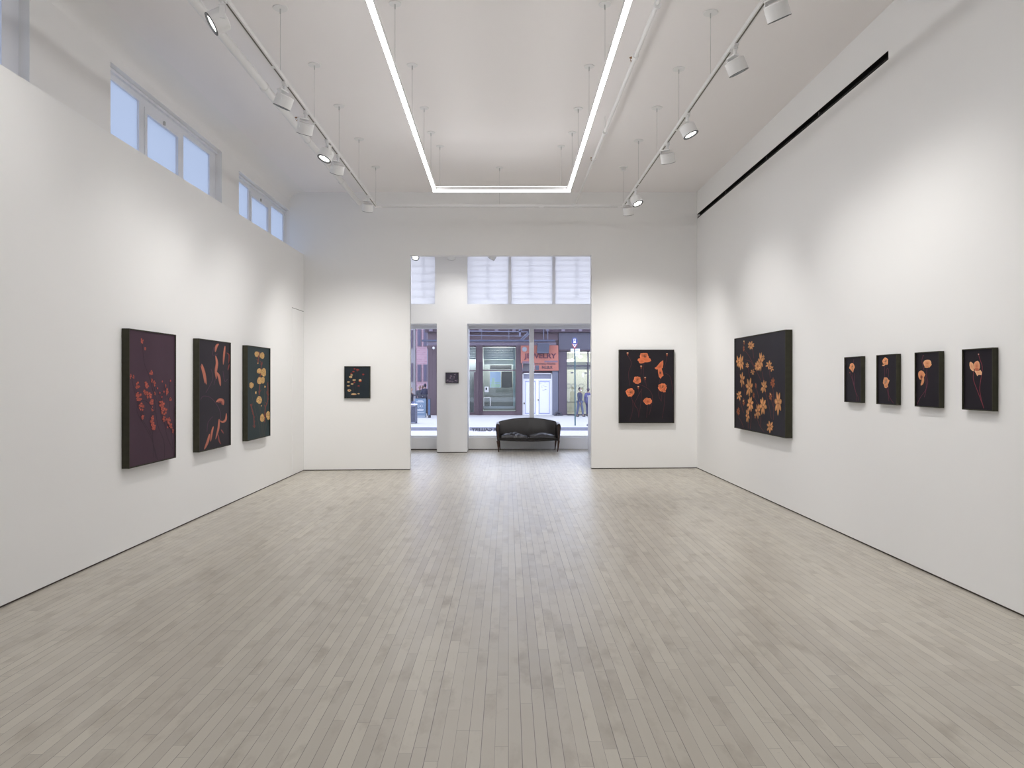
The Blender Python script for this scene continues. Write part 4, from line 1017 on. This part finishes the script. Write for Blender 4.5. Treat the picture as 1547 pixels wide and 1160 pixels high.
t = thing('fire_escape', (q(750), YS - .8, v(508)), 'blue-grey steel fire escape balcony rails above the shopfront', 'fire escape')
ye = YS - .9
obj('rail', MB().bar((q(690), ye, v(501.2)), (q(800), ye, v(502.8)), .05, .05), PIPE, t); obj('rail', MB().bar((q(690), ye, v(507.6)), (q(788), ye, v(509)), .06, .04), PIPE, t)
obj('platform', MB().box(q(640), q(837), ye - .1, YS - .66, v(517), v(514.4)), mat('platform_dark', (98, 104, 134), .7), t)
for x in (705, 728.2, 768.5): obj('post', MB().bar((q(x), ye, v(514.5)), (q(x), ye, v(498)), .04), PIPE, t)
obj('post', MB().bar((q(784.8), ye, v(510)), (q(784.8), ye, v(490)), .12, .05), PIPE, t, label='thick vertical post')
obj('strut', MB().bar((q(784), ye, v(516)), (q(800.5), ye, v(500)), .05).bar((q(787.5), ye, v(516)), (q(801), ye, v(503.5)), .05).bar((q(785), ye, v(502)), (q(795), ye, v(492)), .05), PIPE, t)
obj('strut_web', MB().bar((q(786), ye + .03, v(515.8)), (q(800.7), ye + .03, v(501.8)), .15, .01, up=(0, 1, 0)), GREYB, t)

t = thing('globe_lamp', (q(656), YS - .3, v(526)), 'small white globe lamp on the brown corner pilaster across the street', 'lamp')
obj('globe', MB().ell((q(656), YS - .34, v(526)), .08, .08, .08), DOORW, t, smooth=True); obj('arm', MB().cyl((q(656), YS - .34, v(526)), (q(656), YS - .215, v(526)), .02, n=8), DKMETAL, t)

# bus stop pole
YPl = 33.6; kp = lambda px: (px - CX) / F * YPl; zp = lambda py: H - (py - CY) / F * YPl
t = thing('bus_stop_sign', (kp(868.9), YPl, GZ), 'green bus stop pole with blue oval sign on the far pavement', 'bus stop sign')
obj('pole', MB().cyl((kp(868.9), YPl, GZ), (kp(868.5), YPl, zp(527)), .032, n=14), mat('pole_green', (66, 116, 128), .5), t, smooth=True)
ys = YPl - .06; cx = kp(867.9)
pl = MB().prism([(cx + .128 * math.cos(a_), zp(517.2) + .22 * math.sin(a_)) for a_ in [2 * PI * k / 32 for k in range(32)]], ys - .012, ys)
obj('oval_plate', pl, mat('sign_blue', (62, 66, 176), .5), t)
obj('plate_rim', MB().prism([(cx + .14 * math.cos(a_), zp(517.2) + .235 * math.sin(a_)) for a_ in [2 * PI * k / 32 for k in range(32)]], ys + .001, ys + .01), mat('rim_pale', (150, 180, 210), .5), t)
mb = MB().box(cx - .055, cx + .055, ys - .02, ys - .012, zp(516.4), zp(511.8)).box(cx - .065, cx + .065, ys - .02, ys - .012, zp(518.2), zp(516.9)).box(cx - .06, cx + .06, ys - .02, ys - .012, zp(521.2), zp(520.4))
obj('bus_symbol', mb, DOORW, t); obj('bus_windscreen', MB().box(cx - .035, cx + .035, ys - .024, ys - .02, zp(514.8), zp(512.8)), mat('sign_blue', (62, 66, 176)), t)
obj('point_red', MB().prism([(cx - .14, zp(519.5)), (cx - .115, zp(518.6)), (cx, zp(525.6)), (cx + .115, zp(518.6)), (cx + .14, zp(519.5)), (cx + .02, zp(526.8)), (cx, zp(528)), (cx - .02, zp(526.8))], ys - .022, ys - .002), mat('sign_red', (222, 62, 92), .5), t)
obj('point_white', MB().prism([(cx - .10, zp(519.6)), (cx, zp(525.5)), (cx + .10, zp(519.6)), (cx + .075, zp(519.3)), (cx, zp(523.6)), (cx - .075, zp(519.3))], ys - .026, ys - .022), DOORW, t)
for a_, b_, c_, d_ in ((861.9, 867.2, 526.8, 531.6), (869, 875.7, 526.8, 531.8), (869, 875.7, 532.8, 538)):
    pn = obj('route_panel', MB().box(kp(a_), kp(b_), ys - .01, ys, zp(d_), zp(c_)), DOORW, t)
    obj('print', MB().box(kp(a_ + 1), kp(b_ - 1), ys - .014, ys - .01, zp(d_ - 1.7), zp(d_ - 2.1)).box(kp(a_ + 1), kp(b_ - 2), ys - .014, ys - .01, zp(d_ - 3), zp(d_ - 3.4)), mat('print_grey', (180, 184, 205), .8), pn)

# dark bundle by the pillar
yb = 42.9; t = thing('hose_coil', ((843.5 - CX) / F * yb, yb, GZ), 'dark rounded coil lying at the foot of the grey pillar', 'coil')
mb = MB(); c = Vector(((843.5 - CX) / F * yb, yb, GZ + .02))
rows = []
for k in range(17):
    a_ = PI * k / 16; rows.append([c + Vector(((.16 + .075 * math.cos(b_)) * math.cos(a_), .09 * math.sin(b_), (.17 + .075 * math.cos(b_)) * math.sin(a_))) for b_ in [2 * PI * j / 12 for j in range(13)]])
mb.grid(rows); obj('coil', mb, mat('coil_dark', (80, 80, 96), .6), t, smooth=True); obj('base_plate', MB().box(c.x - .27, c.x + .27, yb - .1, yb + .1, GZ, GZ + .03), mat('coil_dark', (80, 80, 96)), t)
ym = 33.5; tag(obj('drain_cap', MB().lathe(((889 - CX) / F * ym, ym, GZ), (0, 0, 1), [(0, .09), (.05, .08), (.08, .03)], 16), mat('coil_dark', (80, 80, 96)), smooth=True), 'small dark cap on the far pavement right of the bus pole', 'drain cap')
tag(obj('door_step', MB().box(q(856), q(895), YS - .5, YS - .05, GZ, v(627)), mat('step_lilac', (140, 132, 160), .8)), 'low lilac-grey step under the right shop window across the street', 'step')

# left-hand street view
BR = brick_mat('pink_red_brick', (176, 142, 152), (164, 130, 142), (182, 162, 172), 1.6)
def far_building(name, x0, x1, y0, y1, top_, m, wm, label, cols, rows_, wx, wz, z0=1.5):
    b = thing(name, ((x0 + x1) / 2, y0, GZ), label, 'building')
    obj('wall', MB().box(x0, x1, y0, y1, GZ, top_), m, b)
    for i in range(cols):
        for j in range(rows_):
            cx_ = x0 + (x1 - x0) * (i + .5) / cols; cz = z0 + j * 3.0
            fr = obj('window', MB().box(cx_ - wx / 2 - .08, cx_ + wx / 2 + .08, y0 - .08, y0, cz - .08, cz + wz + .08), LAV, b)
            obj('pane', MB().box(cx_ - wx / 2, cx_ + wx / 2, y0 - .1, y0 - .08, cz, cz + wz), wm, fr)
    obj('roof_cornice', MB().box(x0 - .15, x1 + .15, y0 - .3, y1, top_, top_ + .4), DOORW, b)
    return b
WP = mat('far_window', (128, 120, 160), .4)
far_building('brick_building', -7.42, -6.4, 62, 72, 14, BR, WP, 'pinkish red brick building down the side street', 2, 4, .17, 1.3)
far_building('pale_building', -14.5, -7.98, 66, 84, 13, mat('pale_stone', (222, 222, 230), .8, var=.1, vscale=1), WP, 'pale grey building at the far left of the street view', 6, 4, .45, 1.5)
far_building('narrow_building', -6.08, -5.2, 58, 72, 12, mat('pale_blue_stone', (196, 206, 232), .8), WP, 'narrow pale blue building edge beside the brown corner pilaster', 2, 4, .25, 1.2)
far_building('end_building', -20, 4, 110, 120, 16, mat('misty_stone', (206, 206, 222), .8), WP, 'misty building closing the end of the side street', 16, 4, .7, 1.6)

# sandwich board, bin, railing
yb = 41.0; k2 = lambda px: (px - CX) / F * yb; z2 = lambda py: H - (py - CY) / F * yb
t = thing('sandwich_board', (k2(635.5), yb, GZ), 'light blue pavement sign with white ring emblem behind the litter bin', 'pavement sign')
th = .12
mb = MB(); mb.obox((k2(635.3), yb - .10, (GZ + z2(602)) / 2), Vector((.31, 0, 0)), Vector((0, .014, 0)), Vector((0, .07, (z2(602) - GZ) / 2)))
obj('panel', mb, mat('sign_pale_blue', (142, 172, 206), .6), t)
obj('rear_panel', MB().obox((k2(635.3), yb + .10, (GZ + z2(602)) / 2), Vector((.31, 0, 0)), Vector((0, .014, 0)), Vector((0, -.07, (z2(602) - GZ) / 2))), DKMETAL, t)
fc = lambda zz: yb - .122 - .07 + .14 * (zz - GZ) / (z2(602) - GZ)
mb = MB(); zc = z2(613.4)
for k in range(28):
    a0, a1 = 2 * PI * k / 28, 2 * PI * (k + 1) / 28
    P_ = lambda a_: Vector((k2(635.2) + .12 * math.cos(a_), fc(zc + .13 * math.sin(a_)), zc + .13 * math.sin(a_))); mb.bar(P_(a0), P_(a1), .03, .006)
for w_, dz in ((.07, .03), (.05, -.03), (.09, 0)): mb.box(k2(635.2) - w_ / 2, k2(635.2) + w_ / 2, fc(zc) - .004, fc(zc) + .004, zc + dz - .01, zc + dz + .01)
obj('emblem', mb, DOORW, t)
mb = MB()
for yy, w_ in ((605.3, .28), (606.9, .42), (618.6, .40), (620, .36)):
    zz = z2(yy); n_ = 9
    for i in range(n_):
        x = k2(635.2) - w_ / 2 + w_ * i / n_; mb.box(x, x + w_ / n_ * .7, fc(zz) - .004, fc(zz) + .004, zz - .022, zz + .022)
mb.box(k2(630), k2(641.5), fc(z2(623.3)) - .004, fc(z2(623.3)) + .004, z2(623.6), z2(623)); mb.box(k2(628), k2(643), fc(z2(628)) - .004, fc(z2(628)) + .004, z2(628.6), z2(627.8))
obj('print', mb, DOORW, t)
yb = 39.6; t = thing('folded_sign', (k2(646), 40.6, GZ), 'narrow blue board with dark frame leaning beside the pale blue pavement sign', 'board')
obj('panel', MB().box(k2(644.3), k2(646.8), 40.55, 40.6, GZ + .15, z2(604)), mat('board_blue', (110, 150, 206), .6), t); obj('board_frame', MB().box(k2(643.9), k2(644.3), 40.54, 40.64, GZ, z2(602)).box(k2(646.8), k2(648), 40.54, 40.64, GZ, z2(602)).box(k2(643.9), k2(648), 40.54, 40.64, GZ, GZ + .15), mat('coil_dark', (80, 80, 96)), t)
yb = 35.2; k3 = lambda px: (px - CX) / F * yb; z3 = lambda py: H - (py - CY) / F * yb
t = thing('litter_bin', (k3(622), yb, GZ), 'dark slatted litter bin with pale lid at the far kerb', 'litter bin')
cxb = k3(622.8); rb2 = .20
obj('drum', MB().box(cxb - rb2, cxb + rb2, yb - rb2, yb + rb2, GZ + .05, z3(613)), mat('bin_slate', (92, 96, 122), .6, var=.3, vscale=8), t)
obj('lid', MB().box(cxb - rb2 - .03, cxb + rb2 + .03, yb - rb2 - .03, yb + rb2 + .03, z3(611.8), z3(610)), DOORW, t)
mb = MB()
for sx in (-1, 1):
    for sy in (-1, 1): mb.box(cxb + sx * rb2 - .02, cxb + sx * rb2 + .02, yb + sy * rb2 - .02, yb + sy * rb2 + .02, GZ, z3(611))
mb.box(cxb - rb2 - .02, cxb + rb2 + .02, yb - rb2 - .02, yb - rb2 + .02, z3(638.5), z3(637)); mb.box(cxb - rb2 - .02, cxb + rb2 + .02, yb - rb2 - .02, yb - rb2 + .02, z3(614), z3(612.6))
obj('bin_frame', mb, mat('bin_frame', (150, 156, 185), .5), t)
yb = 42.6; t = thing('railing', (k2(636), yb, GZ), 'dark low railing behind the pale blue pavement sign', 'railing')
x0, x1 = (624 - CX) / F * yb, (645.6 - CX) / F * yb
obj('top_rail', MB().box(x0, x1, yb - .04, yb + .04, .62, .70), mat('rail_dark', (60, 60, 78), .5), t)
for k in range(6): obj('post', MB().box(x0 + (x1 - x0) * k / 5 - .015, x0 + (x1 - x0) * k / 5 + .015, yb - .02, yb + .02, GZ, .62), mat('rail_dark', (60, 60, 78)), t)

# ---------------------------------------------------------------- people
def skin_mesh(chain_pts, edges, radii, root=0, sub=1):
    me = bpy.data.meshes.new('sk'); me.from_pydata(chain_pts, edges, []); o = bpy.data.objects.new('sk', me); COL.objects.link(o)
    m = o.modifiers.new('s', 'SKIN'); m.use_smooth_shade = True
    for i, r in enumerate(radii):
        d = me.skin_vertices[0].data[i]; d.radius = r if isinstance(r, tuple) else (r, r); d.use_root = (i == root)
    s = o.modifiers.new('u', 'SUBSURF'); s.levels = sub; s.render_levels = sub
    dg = bpy.context.evaluated_depsgraph_get(); ev = o.evaluated_get(dg); e = ev.to_mesh()
    vs = [x.co.copy() for x in e.vertices]; fs = [tuple(p.vertices) for p in e.polygons]; ev.to_mesh_clear()
    bpy.data.objects.remove(o); bpy.data.meshes.remove(me); return vs, fs
def person(x, y, rz, h, top_c, leg_c, hair_c, label, stride=.12, arm=.05, hand_up=False, bag=None, mask=False, z0=GZ):
    t = thing('person', (x, y, z0), label, 'person', 'people in the street')
    s = h / 1.75; M_ = Matrix.Translation((x, y, z0)) @ Matrix.Rotation(rz, 4, 'Z') @ Matrix.Scale(s, 4)
    P = [(0, 0, .95), (0, 0, 1.12), (0, .0, 1.38), (0, -.01, 1.50), (0, -.02, 1.58)]; E = [(0, 1), (1, 2), (2, 3), (3, 4)]
    Rr = [(.13, .10), (.12, .095), (.14, .10), .05, .05]
    fingers = []
    legs, arms = [], []
    for sg in (-1, 1):
        st = stride * sg; i = len(P)
        P += [(sg * .09, 0, .90), (sg * .10, -st * .6 - .02, .50), (sg * .10, -st, .10), (sg * .10, -st - .12, .035)]
        E += [(0, i), (i, i + 1), (i + 1, i + 2), (i + 2, i + 3)]; Rr += [.085, .06, .042, .035]; legs.append(i)
        i = len(P); a_ = arm * sg
        if hand_up and sg > 0: q_ = [(sg * .17, 0, 1.42), (sg * .23, -.02, 1.16), (sg * .12, -.24, 1.20), (sg * .08, -.30, 1.23)]
        else: q_ = [(sg * .17, 0, 1.42), (sg * .22, .02 + a_, 1.14), (sg * .22, -.06 + a_, .90), (sg * .215, -.08 + a_, .83)]
        P += q_; E += [(2, i), (i, i + 1), (i + 1, i + 2), (i + 2, i + 3)]; Rr += [.06, .045, .032, (.035, .018)]; arms.append(i)
        w_ = Vector(q_[3]); dr = (w_ - Vector(q_[2])).normalized(); sd = Vector((0, 1, 0)) if abs(dr.z) > .6 else Vector((1, 0, 0))
        for k, (o_, ln) in enumerate(((-.027, .07), (-.009, .085), (.009, .08), (.027, .06))):
            j = len(P); b_ = w_ + sd * o_ + dr * .025; P += [tuple(b_), tuple(b_ + dr * ln * .55), tuple(b_ + dr * ln + Vector((-sg * .012, 0, 0)))]
            E += [(i + 3, j), (j, j + 1), (j + 1, j + 2)]; Rr += [.009, .008, .007]
        j = len(P); b_ = w_ + sd * -.03; P += [tuple(b_), tuple(b_ + sd * -.02 + dr * .03)]; E += [(i + 3, j), (j, j + 1)]; Rr += [.010, .009]
    vs, fs = skin_mesh(P, E, Rr)
    mb = MB(); mb.v = [tuple(M_ @ v_) for v_ in vs]; mb.f = list(fs); mb.m = [0] * len(fs)
    def headfn(q_):
        k = 1 - .25 * max(0, -q_.z / .12) ; return Vector((q_.x * k, q_.y * (1 - .1 * max(0, -q_.z / .12)), q_.z))
    hb = MB().ell((0, -.02, 1.665), .074, .093, .115, 16, 12, fn=headfn)
    hb.ell((0, -.118, 1.655), .011, .016, .022, 8, 6); hb.ell((0, -.105, 1.605), .022, .008, .006, 8, 5)
    for sg in (-1, 1): hb.ell((sg * .076, -.01, 1.66), .01, .018, .028, 8, 6); hb.ell((sg * .03, -.106, 1.675), .012, .006, .006, 8, 5, mi=1)
    i = len(mb.v); mb.v += [tuple(M_ @ Vector(v_)) for v_ in hb.v]; mb.f += [tuple(i + k for k in f) for f in hb.f]; mb.m += hb.m
    obj('body', mb, [mat('skin', (205, 170, 150), .6), mat('eye_dark', (40, 30, 30), .4)], t, smooth=True, fix=False)
    hr = MB().ell((0, .008, 1.695), .086, .100, .108, 16, 12, fn=lambda q_: Vector((q_.x, q_.y if q_.z < 0 or q_.y > -.04 else q_.y * .92, q_.z if q_.y > -.055 else max(q_.z, .02))))
    hr.v = [tuple(M_ @ Vector(v_)) for v_ in hr.v]; obj('hair', hr, mat('hair_%d_%d' % hair_c[:2], hair_c, .7), t, smooth=True)
    # jacket
    JP = [(0, 0, .86), (0, 0, 1.12), (0, 0, 1.38), (0, -.005, 1.49)]; JE = [(0, 1), (1, 2), (2, 3)]; JR = [(.175, .135), (.155, .125), (.165, .12), (.07, .07)]
    for ai in arms:
        i = len(JP); a0, a1, a2, _ = P[ai:ai + 4]; JP += [a0, a1, a2]; JE += [(2, i), (i, i + 1), (i + 1, i + 2)]; JR += [.078, .062, .048]
    vs, fs = skin_mesh(JP, JE, JR, 1); mb = MB(); mb.v = [tuple(M_ @ v_) for v_ in vs]; mb.f = fs; mb.m = [0] * len(fs); obj('jacket', mb, mat('cloth_%d_%d_%d' % top_c, top_c, .85), t, smooth=True, fix=False)
    TP = [(0, 0, .96)]; TE = []; TR = [(.15, .12)]
    for li in legs:
        i = len(TP); a0, a1, a2, _ = P[li:li + 4]; TP += [a0, a1, a2]; TE += [(0, i), (i, i + 1), (i + 1, i + 2)]; TR += [.10, .075, .062]
    vs, fs = skin_mesh(TP, TE, TR, 0); mb = MB(); mb.v = [tuple(M_ @ v_) for v_ in vs]; mb.f = fs; mb.m = [0] * len(fs); obj('trousers', mb, mat('cloth_%d_%d_%d' % leg_c, leg_c, .85), t, smooth=True, fix=False)
    for li in legs:
        a2 = Vector(P[li + 2]); sh = MB().ell((a2.x, a2.y - .06, .045), .048, .13, .045, 12, 8); sh.v = [tuple(M_ @ Vector(v_)) for v_ in sh.v]; obj('shoe', sh, mat('shoe_dark', (60, 58, 70), .6), t, smooth=True)
    if mask:
        mk = MB().ell((0, -.075, 1.625), .055, .055, .045, 12, 8); mk.v = [tuple(M_ @ Vector(v_)) for v_ in mk.v]; obj('face_mask', mk, DOORW, t, smooth=True)
    return t
yp = 41.6
person((876.0 - CX) / F * yp, yp, .9, 1.64, (88, 92, 122), (112, 122, 160), (52, 50, 70), 'person in slate jacket, jeans and white mask walking outside the right shop window', .16, .06, mask=True)
person((888.6 - CX) / F * 42.2, 42.2, 2.6, 1.60, (112, 112, 176), (92, 92, 150), (96, 84, 110), 'person in violet-blue top seen from behind, half hidden by the opening edge', .06, .03)
person((620.8 - CX) / F * 40.0, 40.0, 1.2, 1.66, (46, 42, 62), (140, 150, 200), (40, 36, 50), 'person in near-black jacket and pale jeans standing behind the litter bin', .05, .04)
person((634.0 - CX) / F * 47, 47, .2, 1.70, (104, 108, 124), (80, 84, 110), (190, 170, 170), 'person in grey coat holding something pale in the group beyond the railing', .04, .04, hand_up=True)
person((642.0 - CX) / F * 46, 46, 2.9, 1.83, (56, 60, 98), (52, 56, 84), (70, 66, 96), 'tall person in navy coat seen from behind beyond the railing', .03, .05)
person((638.2 - CX) / F * 50, 50, -.4, 1.68, (214, 216, 226), (84, 88, 120), (176, 140, 130), 'person in white top between the grey and navy coats beyond the railing', .03, .05)
